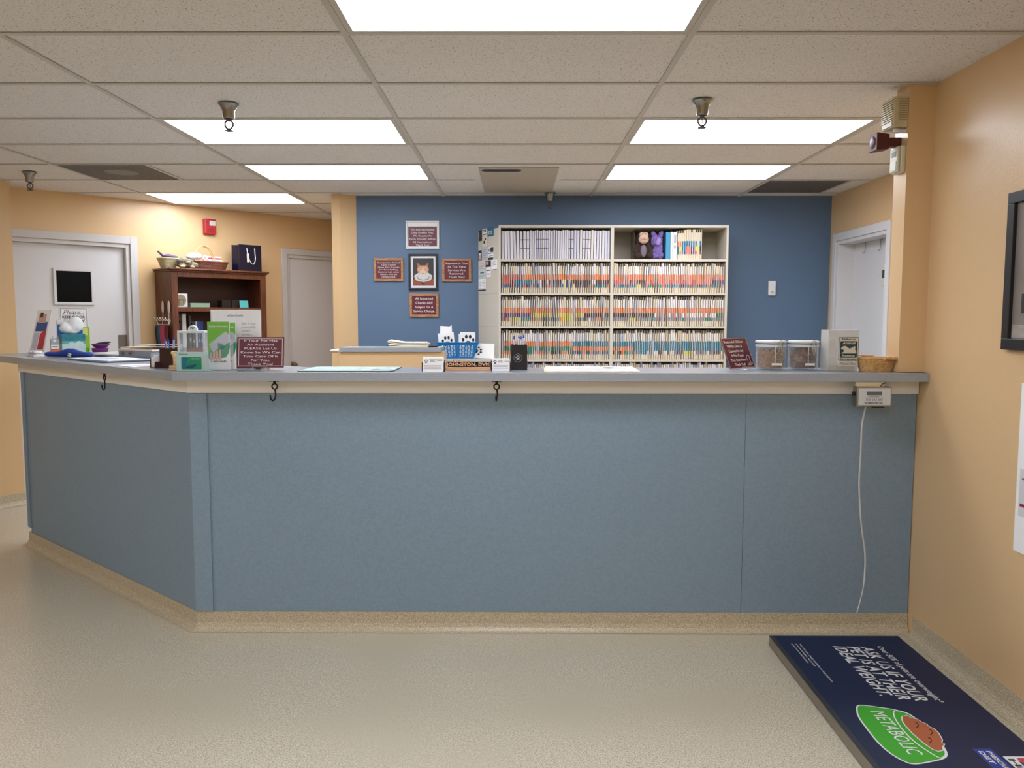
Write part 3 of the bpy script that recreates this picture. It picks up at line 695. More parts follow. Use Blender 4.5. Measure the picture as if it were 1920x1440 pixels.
notice(905,430,913.6,440,'small white card with dark lines, top of the cabinet side',PAPER,[(.1,.9,.0,.14,DKP),(.15,.85,.4,.55,DKP),(.15,.85,.7,.85,DKP)])
notice(914.6,427,926,443,'teal blue square card near the top of the cabinet side',TEALP,[],'ISS')
notice(905.5,441.5,914,462,'cream card with a small dark figure on the cabinet side',mat('cream_paper',(222,214,188),.7),[(.2,.55,.25,.5,DKP),(.5,.75,.55,.72,DKP)])
notice(897.5,470,903.5,488,'small photo of a figure at the left edge of the cabinet side',DKP,[(.2,.8,.05,.5,mat('photo_pale',(200,188,180),.6)),(.3,.7,.5,.72,PAPER)])
notice(904.3,463.5,914.3,486,'pale lavender sheet in the middle of the cabinet side',mat('lavender_sheet',(190,192,206),.7),ln(5))
notice(915,464,926,475.5,'white card with a dark photo, right of the lavender sheet',PAPER,[(.45,.98,.2,.95,DKP),(.08,.35,.3,.8,LT),(0,1,0,.1,DKP)])
notice(915,476.5,926,488,'white card with a dark oval, below the dark photo card',PAPER,[(.05,.95,.05,.42,DKP),(.2,.9,.6,.72,LT)])
notice(897.5,491,910.3,506,'pinkish printed sheet left of the dark square picture',mat('pinkish_paper',(220,210,208),.7),ln(4))
notice(911,490,920.5,500.5,'small dark square picture on the cabinet side',DKP,[(.1,.6,.35,.9,mat('photo_pink',(190,170,166),.6))])
notice(921.5,488,933,507,'white sheet with text nearest the front edge of the cabinet side',PAPER,ln(3,.15,.85,.5,.95)+[(.05,.95,.03,.1,DKP)])
notice(912,501.5,921,519.5,'narrow white sheet below the small dark square picture',PAPER,[(.1,.9,.62,.72,DKP)]+ln(2,.15,.8,.2,.5))
notice(897.5,507,911.5,522.5,'pale green sheet low on the cabinet side',PALEM,[(.25,.75,.62,.72,DKP)]+ln(3,.1,.9,.1,.5))
notice(897.5,523.5,911.5,545.5,'lowest white sheet with two text columns and a dark footer',PAPER,ln(6,.08,.45,.2,.92)+ln(6,.55,.95,.2,.92)+[(0,1,.0,.12,DKP)])

# ------------------------------------------------------------------ wall signs
def framed_sign(x0, y0, x1, y1, label, lines, fm, fw, name='wall_sign', topgap=0, tilt=0):
    a = atY(x0,y0,BY); b = atY(x1,y1,BY); w = b.x-a.x; h = a.z-b.z
    t = thing(name, label, 'sign', ((a.x+b.x)/2,BY-.0005,(a.z+b.z)/2)); t.rotation_euler = (0,tilt,0)
    mb = MB()
    for (xa,xb,za,zb) in ((-w/2,w/2,h/2-fw,h/2),(-w/2,w/2,-h/2,-h/2+fw),(-w/2,-w/2+fw,-h/2+fw,h/2-fw),(w/2-fw,w/2,-h/2+fw,h/2-fw)): mb.box(xa,xb,-.018,0,za,zb,fm)
    mb.build('frame', t, .003)
    iw, ih = w-2*fw, h-2*fw
    if topgap:
        MB().box(-iw/2,iw/2,-.008,-.001,-ih/2,ih/2,PAPER).build('backing', t)
        MB().box(-iw/2+.006,iw/2-.006,-.0105,-.0082,-ih/2+.008,ih/2-topgap,MAROON).build('plate', t)
        text_mesh('\n'.join(lines), iw*.86, (ih-topgap)*.84, ENGR, parent=t, mx=up_at(0,-.0106,-topgap/2-.004), ls=1.2, bold=.006)
    else:
        MB().box(-iw/2,iw/2,-.0105,-.001,-ih/2,ih/2,MAROON).build('plate', t)
        text_mesh('\n'.join(lines), iw*.90, ih*.86, ENGR, parent=t, mx=up_at(0,-.0106,0), ls=1.2, bold=.006)
    return t
framed_sign(761,414,824,467,'white framed maroon sign about vaccinating healthy pets, topmost on the blue wall',['We Are Vaccinating','Only Healthy Pets.','We Require An','Exam Annually Before','All Vaccinations.','Thank You!'],WHITE,.014,topgap=.034)
framed_sign(701,484,757,527.5,'oak framed maroon sign about 24 hour staffing, left of the cat portrait',['Companion Animal','Care Center','Does Not Provide','24 Hour Staffing.','Patients Left After','Hours Will Be','Unattended.'],OAK,.021)
framed_sign(829,485,884,528.5,'oak framed maroon sign about payment due, right of the cat portrait',['Payment Is Due','At The Time','Services Are','Rendered.','Thank You!'],OAK,.021)
framed_sign(768,550.5,823,594.5,'oak framed maroon sign about returned checks, below the cat portrait',['All Returned','Checks ARE','Subject To A','Service Charge.'],OAK,.022)
# cat portrait
a = atY(766,476,BY); b = atY(821.5,544,BY); w = b.x-a.x; h = a.z-b.z
t = thing('cat_portrait', 'black framed portrait of an orange cat wearing a white ruff, amid the wall signs', 'picture', ((a.x+b.x)/2,BY-.0005,(a.z+b.z)/2))
NV = mat('near_black_frame',(22,24,36),.3); fw = .018
mb = MB()
for (xa,xb,za,zb) in ((-w/2,w/2,h/2-fw,h/2),(-w/2,w/2,-h/2,-h/2+fw),(-w/2,-w/2+fw,-h/2+fw,h/2-fw),(w/2-fw,w/2,-h/2+fw,h/2-fw)): mb.box(xa,xb,-.02,0,za,zb,NV)
mb.build('frame', t, .002)
MB().box(-w/2+fw,w/2-fw,-.008,-.001,-h/2+fw,h/2-fw,WHITE).build('mat_board', t)
iw, ih = w/2-.036, h/2-.036
mb = MB(); mb.box(-iw,iw,-.0086,-.0081,-ih,ih,mat('portrait_background',(58,56,52),.6)); yy = [-.0088]
def flat(pts, m): mb.prismy(pts, yy[0]-.0002, yy[0], m); yy[0] -= .0003
def ell(cx, cz, rx, rz, n=22, wob=0): return [(cx+rx*(1+wob*math.sin(7*a))*math.cos(a), cz+rz*(1+wob*math.sin(7*a))*math.sin(a)) for a in [2*PI*i/n for i in range(n)]]
COAT = mat('portrait_red',(150,74,58),.6); RUFF = mat('portrait_ruff',(206,204,198),.6); CATF = mat('portrait_fur',(206,158,124),.6); CATL = mat('portrait_fur_pale',(226,196,172),.6); EARI = mat('portrait_ear',(170,104,86),.6)
flat([(-iw,-ih),(iw,-ih),(iw,-ih*.55),(iw*.6,-ih*.3),(-iw*.6,-ih*.3),(-iw,-ih*.6)], COAT)
flat(ell(0,-ih*.36,iw*.86,ih*.36,44,.04), RUFF); flat(ell(0,-ih*.40,iw*.60,ih*.22,44,.05), mat('portrait_ruff_shade',(150,146,138),.6)); flat(ell(0,-ih*.34,iw*.52,ih*.20,44,.05), RUFF)
flat([(-iw*.62,ih*.72),(-iw*.52,ih*.25),(-iw*.18,ih*.42)], EARI); flat([(iw*.50,ih*.72),(iw*.48,ih*.25),(iw*.10,ih*.42)], EARI)
flat(ell(-iw*.02,ih*.17,iw*.56,ih*.30,28), CATF); flat(ell(-iw*.02,-ih*.02,iw*.30,ih*.13,22), CATL); flat([(-iw*.1,ih*.3),(iw*.06,ih*.3),(iw*.03,0),(-iw*.07,0)], CATL)
flat(ell(-iw*.24,ih*.13,iw*.10,ih*.045,14), mat('portrait_eye',(226,214,190),.4)); flat(ell(iw*.20,ih*.13,iw*.10,ih*.045,14), mat('portrait_eye',(226,214,190),.4))
flat(ell(-iw*.23,ih*.13,iw*.045,ih*.038,12), NV); flat(ell(iw*.19,ih*.13,iw*.045,ih*.038,12), NV)
flat([(-iw*.08,ih*.03),(iw*.04,ih*.03),(-iw*.02,-ih*.02)], EARI); flat(ell(-iw*.02,-ih*.09,iw*.12,ih*.012,10), mat('portrait_mouth',(110,70,58),.6))
flat(ell(-iw*.02,-ih*.80,iw*.16,ih*.10,20), mat('portrait_jewel',(46,44,60),.4)); flat(ell(-iw*.02,-ih*.62,iw*.06,ih*.16,20), RUFF)
mb.build('picture', t)
# small white device on blue wall
a = atY(1440,527,BY); b = atY(1453,554,BY); w = b.x-a.x; h = a.z-b.z
t = thing('wall_sensor', 'small white rounded wall device on the blue wall right of the cabinet', 'wall device', ((a.x+b.x)/2,BY-.0005,b.z))
MB().box(-w/2,w/2,-.022,0,0,h,WHITE).build('housing', t, .006, seg=3)
MB().box(-w*.2,w*.2,-.0226,-.0222,h*.15,h*.3,mat('pale_grey_plastic',(180,182,186),.4)).build('button', t)

# ------------------------------------------------------------------ on the door wall
s0, zt_ = dw(378,410); s1, zb_ = dw(403,441)
t = dwthing('fire_alarm', 'red fire alarm strobe with a pale lens high on the tan angled wall', 'alarm', (s0+s1)/2, 0, zb_)
w = (s1-s0)*.9; h = zt_-zb_; REDP = mat('alarm_red',(176,34,38),.3)
MB().box(-w/2,w/2,-.045,-.0005,0,h,REDP).build('housing', t, .008, seg=3)
MB().box(-w*.12,w*.40,-.056,-.0455,h*.55,h*.88,mat('strobe_lens',(206,196,192),.15)).build('strobe_lens', t, .004)
mb = MB()
for k in range(5): mb.box(-w*.32,w*.3,-.0462,-.0455,h*(.12+.06*k),h*(.14+.06*k),mat('alarm_dark_red',(120,20,26),.4))
mb.build('sounder_slots', t)

# bookcase
BS0, BS1, BT, BH = -.309, .588, .325, 1.85
t = dwthing('bookcase', 'reddish brown wooden bookcase between the two white doors', 'bookcase', (BS0+BS1)/2, .012, 0)
bw = (BS1-BS0)/2; bd = BT-.012
for k, x in enumerate((-bw,bw-.02)):
    MB().box(x,x+.02,-bd+.02,-.001,.001,BH-.03,BOOKW).build('side_panel', t, .001)
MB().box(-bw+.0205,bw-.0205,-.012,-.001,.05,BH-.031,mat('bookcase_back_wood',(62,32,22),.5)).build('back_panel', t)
mb = MB()
mb.box(-bw,-bw+.055,-bd,-bd+.0195,.001,BH-.03,BOOKW); mb.box(bw-.055,bw,-bd,-bd+.0195,.001,BH-.03,BOOKW); mb.box(-bw+.0555,bw-.0555,-bd,-bd+.0195,BH-.075,BH-.03,BOOKW); mb.build('face_frame', t, .002)
mb = MB(); mb.box(-bw-.012,bw+.012,-bd-.014,-.001,BH-.0295,BH-.016,BOOKW); mb.box(-bw-.024,bw+.024,-bd-.026,-.001,BH-.016,BH,BOOKW); mb.build('top', t, .005)
szs = [1.515,1.16,.80,.44,.06]
for z in szs:
    mb = MB(); mb.box(-bw+.021,bw-.021,-bd+.02,-.0125,z-.02,z,BOOKW); mb.box(-bw+.0555,bw-.0555,-bd+.001,-bd+.0195,z-.036,z,BOOKW); mb.build('shelf', t, .001)
BC = (BS0+BS1)/2
def bkp(x, y, tt):  # pixel on the plane tt in front of the wall -> local x, z of bookcase
    s, z = dw(x, y, tt); return s-BC, z
def bthing(name, label, cat, lx, front, z, rz=0, group=None):
    p = W_(BC+lx, front, z); return thing(name, label, cat, p, DWA+rz, group)
TT = .20
# items in shelf 1
x, _ = bkp(341,540,.27)
t = bthing('clock_ornament', 'white square ornament with a round picture at the left of the upper bookcase shelf', 'ornament', x-.012, .25, szs[0]+.001)
hh = .118
MB().box(-.06,.06,-.02,.02,0,hh,WHITE).build('body', t, .003)
mb = MB(); mx = Matrix.Translation((-.005,-.0202,hh/2)) @ Matrix.Rotation(PI/2,4,'X'); mb.lathe([(0,.0008),(.05,.0008),(.052,0)], mat('sepia_print',(150,134,108),.5), 32, mx=mx); mb.build('dial', t)
mb = MB(); mb.box(-.04,.034,-.0218,-.0212,hh*.5,hh*.56,DKP); mb.box(-.02,-.016,-.0218,-.0212,hh*.15,hh*.5,DKP); mb.box(.02,.024,-.0218,-.0212,hh*.2,hh*.5,DKP); mb.build('picture_detail', t)
xa, _ = bkp(357,558,.26); xb, _ = bkp(393,558,.26)
t = bthing('box', 'flat pale green box on the upper bookcase shelf', 'box', (xa+xb)/2, .24, szs[0]+.001); w = (xb-xa)
MB().box(-w/2,w/2,-.02,.05,0,.034,mat('pale_green_card',(150,176,148),.6)).build('box_body', t, .002)
MB().box(-w/2-.001,w/2+.001,-.021,.051,.0342,.038,mat('pale_green_card_lid',(160,186,158),.6)).build('lid', t)
xa, _ = bkp(416,560,.26); xb, _ = bkp(433,560,.26)
o = MB().box(-(xb-xa)/2,(xb-xa)/2,-.02,.06,0,.065,BLACK).build('black_box', bevel=.002); place(o, W_(BC+(xa+xb)/2,.24,szs[0]+.001), DWA); tag(o, 'black box at the middle of the upper bookcase shelf', 'box')
xa, _ = bkp(435,560,.26); xb, _ = bkp(460,560,.26)
o = MB().box(-(xb-xa)/2,(xb-xa)/2,-.02,.06,0,.05,mat('dark_brown_card',(38,26,24),.5)).box(-(xb-xa)/2+.004,(xb-xa)/2-.004,-.016,.056,.0502,.066,mat('dark_brown_card',(38,26,24),.5)).build('dark_box', bevel=.002); place(o, W_(BC+(xa+xb)/2,.235,szs[0]+.001), DWA); tag(o, 'dark brown stacked box just left of the turquoise card', 'box')
xa, _ = bkp(450,560,.29); xb, _ = bkp(466,560,.29)
o = MB().box(-(xb-xa)/2,(xb-xa)/2,-.0015,.0015,0,.064,mat('turquoise_card',(84,180,180),.5),Matrix.Rotation(R(-8),4,'X')).build('turquoise_card'); place(o, W_(BC+(xa+xb)/2,.285,szs[0]+.0015), DWA); tag(o, 'turquoise square card leaning on the upper bookcase shelf', 'card')
# books on the second shelf
books = [(334,337.5,.22,(30,28,30),'thin black book with a white stripe at the left end of the second bookcase shelf'),(337.8,341,.24,(24,24,28),'tall black book beside the white binder on the bookcase'),
         (341.5,349,.295,(206,200,196),'tall white binder on the second bookcase shelf'),(354,358.5,.28,(52,54,54),'tall dark grey book right of the white binder'),
         (360,366,.215,(48,54,50),'dark green book left of the blue books'),(366.5,369.5,.23,(196,200,204),'thin pale grey book next to the blue books'),
         (370,375,.235,(38,68,132),'blue book, left one of the blue pair in the bookcase'),(375.3,380.5,.232,(30,54,112),'darker blue book, right one of the blue pair in the bookcase'),(381,384,.2,(34,34,40),'thin black book right of the blue pair')]
for x0, x1, h, c, lab in books:
    xa, _ = bkp(x0,600,.25); xb, _ = bkp(x1,600,.25); w = xb-xa-.001
    t = bthing('book', lab, 'book', (xa+xb)/2, .25, szs[1]+.001, 0, 'books in the bookcase')
    m = mat('book_cover_%d_%d_%d'%c, c, .5)
    mb = MB(); mb.box(-w/2,w/2,0,.003,0,h,m); mb.box(-w/2,-w/2+.0015,.003,.19,0,h,m); mb.box(w/2-.0015,w/2,.003,.19,0,h,m); mb.build('cover', t)
    MB().box(-w/2+.0017,w/2-.0017,.0032,.185,.003,h-.004,PAPER).build('pages', t)
    if c[0] < 60: MB().box(-w*.3,w*.3,-.0005,-.0001,h*.2,h*.32,mat('spine_label',(150,150,156),.5)).build('spine_label', t)
# lead rack on the bookcase side (front-left corner)
pc = W_(BS0-.004, .20, 0)
t = thing('lead_rack', 'white wire rack with two upright loops on the left side of the bookcase', 'rack', (pc.x,pc.y,1.40), DWA+PI/2+PI)
# local x runs along the side (towards front = -local?), local -y faces away from the case
WIRE = mat('white_wire',(226,214,206),.35)
mb = MB()
mb.tube([(-.13,-.02,0),(-.10,-.02,-.035),(.10,-.02,-.035),(.13,-.02,0)],.004,WIRE)
for k in range(5): mb.tube([(-.10+.05*k,-.004,.015),(-.10+.05*k,-.03,.0),(-.10+.05*k,-.05,.02)],.0025,WIRE,6); mb.ball((-.10+.05*k,-.05,.022),.006,WIRE,n=8)
mb.build('wire_frame', t, smooth=True)
for sx in (-.03,.085):
    mb = MB(); mb.ball((sx,-.008,.115),(.019,.007,.055),WIRE,n=16); mb.tube([(sx,-.008,.06),(sx,-.01,0),(sx,-.016,-.03)],.003,WIRE); mb.build('loop', t, smooth=True)
for k, (dx, c, lab) in enumerate(((-.115,(22,22,26),'black lead strap at the left of the hanging leads'),(-.075,(38,84,112),'blue lead strap hanging on the bookcase side'),(-.025,(170,70,100),'deep pink lead strap hanging next to the blue one'),(.02,(196,64,88),'rose red lead strap hanging next to the pink one'),(.06,(92,22,32),'dark maroon lead strap hanging nearest the bookcase front'))):
    c3 = mat('lead_%d_%d_%d'%c, c, .7)
    mxx = Matrix.Translation((pc.x,pc.y,1.40)) @ Matrix.Rotation(DWA+PI/2+PI,4,'Z')
    q = mxx @ Vector((dx+.012,-.03,0))
    o = MB().grid(lambda u,v: Vector(((v-.5)*.034, -.004*math.sin(u*9)+.006*(v-.5), -.045-.32*u)), 14, 4, c3).build('dog_lead', fix=False)
    sdm = o.modifiers.new('thick','SOLIDIFY'); sdm.thickness = .012; sdm.offset = 0
    place(o, q, DWA+PI/2+PI); tag(o, lab, 'dog lead', 'leads hanging on the bookcase side')

# things on top of the bookcase
def wicker(t, w, d, h, m, taper=.8, rows=9, n=72, r=.0035, z0=0, name='basket_body', base=True):
    """woven tapered rectangular tub, each row a wavy rod, one mesh"""
    mb = MB()
    def per(u, sw, sd):
        # superellipse outline
        a = 2*PI*u; c, s_ = math.cos(a), math.sin(a); e = .45
        return math.copysign(abs(c)**e, c)*sw, math.copysign(abs(s_)**e, s_)*sd
    for k in range(rows):
        f = k/(rows-1); sc = taper+(1-taper)*f; z = z0+r+(h-2*r)*f
        pts = []
        for i in range(n):
            x, y = per(i/n, w/2*sc, d/2*sc); wv = 1+(.012 if (i+k) % 2 else -.012); pts.append((x*wv,y*wv,z))
        mb.tube(pts, r*1.08 if k < rows-1 else r*1.7, m, 6, closed=True)
    mb.grid(lambda u,v: Vector((*per(u, w/2*(taper+(1-taper)*v)*.985, d/2*(taper+(1-taper)*v)*.985), z0+.001+(h-.004)*v)), n, 3, m, closed_u=True)
    if base: mb.prism([per(i/24, w/2*taper*.98, d/2*taper*.98) for i in range(24)], z0+.0005, z0+.004, m)
    return mb.build(name, t, smooth=True)
WK1 = mat('red_brown_wicker',(120,66,44),.6,noise=(80,.35)); WK2 = mat('pale_wicker',(196,182,140),.7,noise=(80,.2)); WK3 = mat('honey_wicker',(214,170,112),.5,noise=(80,.25))
xa, _ = bkp(362,505,.2); xb, _ = bkp(427,508,.2)
t = bthing('wicker_basket', 'brown wicker basket with an arched handle on top of the bookcase', 'basket', (xa+xb)/2, .16, BH+.001); w = (xb-xa)*.98
wicker(t, w, .20, .075, WK1, .84)
mb = MB(); pts = [(-w*.46+.0*k, 0, .06) for k in (0,)]
pts = [(-w*.5+.03+.155*(1-math.cos(PI*k/14))/2*1.25, 0, .065+.150*math.sin(PI*k/14)) for k in range(15)]
mb.tube(pts,.0055,mat('pale_cane',(206,168,110),.5)); mb.tube([(p[0]-.012,p[1]+.004,p[2]*.98) for p in pts],.004,mat('pale_cane',(206,168,110),.5)); mb.build('handle', t, smooth=True)
basket1 = t
def onb(dx, dy, dz): return basket1.matrix_basis @ Vector((dx,dy,dz))
bpy.context.view_layer.update()
def loose(name, label, cat, balls, m, dx, dy, dz, vox=.004, disp=.006, rz=0, group=None):
    o = blob(name, balls, m, None, vox, disp, .015); o.location = onb(dx,dy,dz); o.rotation_euler = (0,0,DWA+rz); return tag(o, label, cat, group)
PK = mat('pink_cloth',(206,78,130),.7); WP = mat('pink_white_cloth',(236,206,220),.7); BLc = mat('light_blue_cloth',(110,160,220),.7); RD = mat('red_stripe_cloth',(206,60,80),.7); GN = mat('lime_toy',(140,206,80),.5)
loose('pet_toy','pink ring toy at the front left inside the handled wicker basket','toy',[((0,0,0),(.032,.03,.026))],PK,-.05,-.055,.068)
o = MB().tube([(.018*math.cos(2*PI*k/18),-.0,.018*math.sin(2*PI*k/18)) for k in range(18)],.008,WP,8,closed=True).build('ring_toy', smooth=True); o.location = onb(-.075,-.094,.1); o.rotation_euler = (0,0,DWA); tag(o,'pale pink ring on the pink toy in the wicker basket','toy')
loose('pet_toy','light blue cloth toy in the centre of the handled wicker basket','toy',[((0,0,0),(.045,.03,.02)),((.03,0,.004),(.03,.025,.018))],BLc,.02,-.055,.070)
loose('pet_toy','lime green toy at the right rim of the handled wicker basket','toy',[((0,0,0),(.028,.024,.018))],GN,.10,-.055,.070)
mb = MB()
for k in range(6):
    mb.box(-.065,.065,-.01,.01,.014*k,.014*k+.0135,[RD,PAPER][k%2])
o = mb.build('treat_packet', bevel=.003); o.location = onb(.075,.02,.045); o.rotation_euler = (R(-10),0,DWA); tag(o,'red and white striped packet standing in the wicker basket','packet')
# grey plush and cream basket with purple toy and white toy
xa, _ = bkp(303,503,.2); xb, _ = bkp(338,503,.2)
t = bthing('wicker_basket', 'small pale cream basket at the left end of the bookcase top', 'basket', (xa+xb)/2-.01, .17, BH+.001); w = (xb-xa)
wicker(t, w*.92, .15, .088, WK2, .66)
b2 = t; bpy.context.view_layer.update()
PV = mat('dusty_purple_cloth',(104,82,112),.75)
o = blob('plush_toy',[((0,0,0),(.062,.04,.016)),((-.062,0,.014),(.026,.016,.010),Matrix.Rotation(R(40),4,'Y')),((-.085,0,.034),(.014,.012,.008),Matrix.Rotation(R(50),4,'Y')),((.045,0,-.004),(.04,.035,.014)),((0,0,.010),(.04,.02,.010))],PV,None,.004,.005,.02); o.location = b2.matrix_basis @ Vector((0,-.01,.104)); o.rotation_euler = (0,0,DWA); tag(o,'dusty purple cloth toy lying across the small cream basket','plush toy')
x, _ = bkp(343,503,.24); GP = mat('grey_green_plush',(128,122,104),.95,bump=(160,.8,.006),noise=(45,.35)); PAWm = mat('tan_paw_plush',(214,172,120),.9)
t = bthing('plush_toy', 'shaggy grey plush animal with tan paws lying beside the brown wicker basket', 'plush toy', x+.012, .292, BH+.001)
blob('body',[((0,.02,.036),(.095,.045,.035)),((-.04,.0,.062),(.05,.04,.028)),((.055,.0,.03),(.045,.04,.029)),((.0,-.005,.06),(.05,.03,.022)),((-.05,-.02,.02),(.035,.03,.019))],GP,t,.005,.014,.012)
blob('paw',[((-.062,-.048,.013),(.024,.016,.0125))],PAWm,t,.003); blob('paw',[((.024,-.048,.013),(.022,.016,.0125))],PAWm,t,.003)
blob('snout',[((-.005,-.040,.052),(.022,.014,.011))],mat('tan_snout_plush',(176,150,120),.9),t,.003)
x, _ = bkp(362,480,.2)
o = blob('plush_toy',[((-.02,0,.0),(.050,.03,.026)),((.036,0,.006),(.040,.03,.030)),((.0,0,.022),(.034,.02,.016))],mat('white_plush',(226,228,236),.9),None,.004,.006,.015); o.location = W_(BC+x+.005,.20,BH+.112); o.rotation_euler = (0,0,DWA); tag(o,'white plush toy with grey stripe perched on the shaggy grey plush','plush toy')
# navy gift bag
xa, _ = bkp(429,500,.22); xb, _ = bkp(488,510,.22)
t = bthing('gift_bag', 'navy blue gift bag with white cord handle and tag on the bookcase top', 'bag', (xa+xb)/2+.03, .19, BH+.001, R(4)); NAVY = mat('navy_gloss_paper',(12,15,40),.25)
w = .235; hh = .245; d = .12
mb = MB(); x0_ = -w/2+.01
for (a_, b_, c_, d_) in ((x0_,x0_+w,-d/2,-d/2+.0015),(x0_,x0_+w,d/2-.0015,d/2)): mb.box(a_,b_,c_,d_,0,hh,NAVY)
mb.prism([(x0_,-d/2+.0016),(x0_+.0015,-d/2+.0016),(x0_+.022,0),(x0_+.0015,d/2-.0016),(x0_,d/2-.0016),(x0_+.0205,0)],0,hh-.003,NAVY)
mb.box(x0_+w-.0015,x0_+w,-d/2+.0016,d/2-.0016,0,hh,NAVY); mb.box(x0_+.002,x0_+w-.002,-d/2+.002,d/2-.002,0,.002,NAVY); mb.build('bag_body', t)
mb = MB(); hx = .01
pts = [(hx-.04,-d/2-.004,hh-.03),(hx-.035,-d/2-.006,hh-.07),(hx-.028,-d/2-.006,hh-.10),(hx-.015,-d/2-.006,hh-.14),(hx+.005,-d/2-.006,hh-.172),(hx+.025,-d/2-.006,hh-.178),(hx+.043,-d/2-.006,hh-.155),(hx+.05,-d/2-.006,hh-.12),(hx+.046,-d/2-.006,hh-.08),(hx+.044,-d/2-.004,hh-.03)]
mb.tube(pts,.0035,WHITE,6); mb.build('handle_cord', t, smooth=True)
MB().box(hx-.045,hx-.022,-d/2-.0115,-d/2-.0102,hh-.16,hh-.08,mat('cream_tag',(216,214,196),.6)).build('gift_tag', t)

# ------------------------------------------------------------------ things on the main run of the counter
TZ = TOP+.0005
MM = lambda x, y, z=TZ: (x, y, z)
def cbox(name, label, cat, x0,x1,y0,y1,h,m,bev=.001,rz=0,z=TZ,group=None):
    cx_, cy_ = (x0+x1)/2, (y0+y1)/2
    o = MB().box(x0-cx_,x1-cx_,y0-cy_,y1-cy_,0,h,m).build(name, bevel=bev); place(o,(cx_,cy_,z),rz); return tag(o,label,cat,group)
CLEAR = clear_mat('clear_acrylic'); FROST = clear_mat('frosted_acrylic', (226,224,218), .26, .2)
MINT = mat('mint_card', (178,206,202), .4)
# card sign "We Accept"
t = thing('card_display', 'pale mint We Accept stand with a green credit card at the counter corner', 'display stand', (-1.434,3.540,TZ), R(-3))
w, h = .146, .086
mb = MB(); mb.box(-w/2,w/2,0,.004,0,h,MINT); mb.box(-w/2,w/2,.0045,.05,0,.003,MINT); mb.build('stand', t, .001)
mb = MB(); mb.prism([(w/2-.022,-.0005),(w/2-.003,-.0005),(w/2-.003,-.012),(w/2-.02,-.003)],.006,h-.014,CLEAR); mb.build('card_pocket', t)
def rrect(w, h, r, n=6):
    P = []
    for cx_, cz_, a0 in ((w/2-r,h/2-r,0),(-w/2+r,h/2-r,PI/2),(-w/2+r,-h/2+r,PI),(w/2-r,-h/2+r,1.5*PI)):
        for k in range(n+1): a = a0+PI/2*k/n; P.append((cx_+r*math.cos(a),cz_+r*math.sin(a)))
    return P
CG1 = mat('card_green',(20,140,104),.35); CG2 = mat('card_teal',(10,118,132),.35); CG3 = mat('card_dark_teal',(6,84,100),.35); CG4 = mat('card_lime_green',(60,168,90),.35)
mx = Matrix.Translation((-.004,0,.036))
mb = MB(); mb.prismy(rrect(.091,.054,.005),-.0012,-.0004,CG1,mx)
mb.prismy([(-.044,-.024),(-.044,.025),(-.02,.025),(-.01,.0),(-.03,-.02)],-.0015,-.0013,CG2,mx); mb.prismy([(-.03,-.022),(.006,-.022),(.024,-.010),(.02,-.004),(-.002,-.008),(-.02,-.013)],-.0018,-.0016,CG3,mx)
mb.prismy([(-.026,-.004),(-.005,.022),(.0,.022),(-.022,-.004)],-.0018,-.0016,CG4,mx); mb.build('credit_card', t)
text_mesh('We Accept', .042, .0065, mat('dark_green_ink',(30,80,74),.6), parent=t, mx=up_at(-.040,-.0003,h-.011), bold=.02)
text_mesh('CareCredit', .036, .0055, WHITE, parent=t, mx=up_at(.016,-.0019,.056), bold=.02)
# poster holder
t = thing('poster_holder', 'clear acrylic stand holding a white CareCredit prequalify poster', 'display stand', (-1.288,3.690,TZ), 0)
w, h = .228, .272
mb = MB(); mb.box(-w/2-.003,w/2+.003,-.003,-.0012,0,h+.003,CLEAR); mb.box(-w/2-.003,w/2+.003,.0012,.003,0,h+.003,CLEAR); mb.box(-w/2-.003,w/2+.003,.0032,.07,0,.003,CLEAR); mb.build('acrylic_stand', t)
MB().box(-w/2,w/2,-.001,.001,.002,h,PAPER).build('poster', t)
GRN = mat('brochure_green',(112,178,62),.5); GRN2 = mat('brochure_teal_green',(40,150,110),.5)
MB().prismy([(-w/2+.118,.004),(w/2-.002,.004),(w/2-.002,.098),(-w/2+.118,.098)],-.0011,-.00101,mat('poster_green',(60,140,84),.5)).build('poster_print', t)
DG = mat('dark_grey_ink',(84,88,92),.6)
text_mesh('CareCredit', .064, .0105, DG, parent=t, mx=up_at(.002,-.0011,.247), bold=.01)
mb = MB(); 
for q, (dx, dz) in enumerate(((0,0),(.004,.003),(.008,0))): mb.prismy([(-.042+dx,.243),(-.037+dx,.243),(-.037+dx+.001,.2465+dz)],-.0013,-.0011,DG)
mb.build('logo_mark', t)
text_mesh('See if you\nprequalify\ntoday!', .066, .048, mat('grey_ink',(130,134,140),.6), parent=t, mx=up_at(.058,-.0011,.192), align='LEFT')
text_mesh('No impact to\nyour credit score', .055, .012, DG, parent=t, mx=up_at(.052,-.0011,.157), align='LEFT', bold=.02)
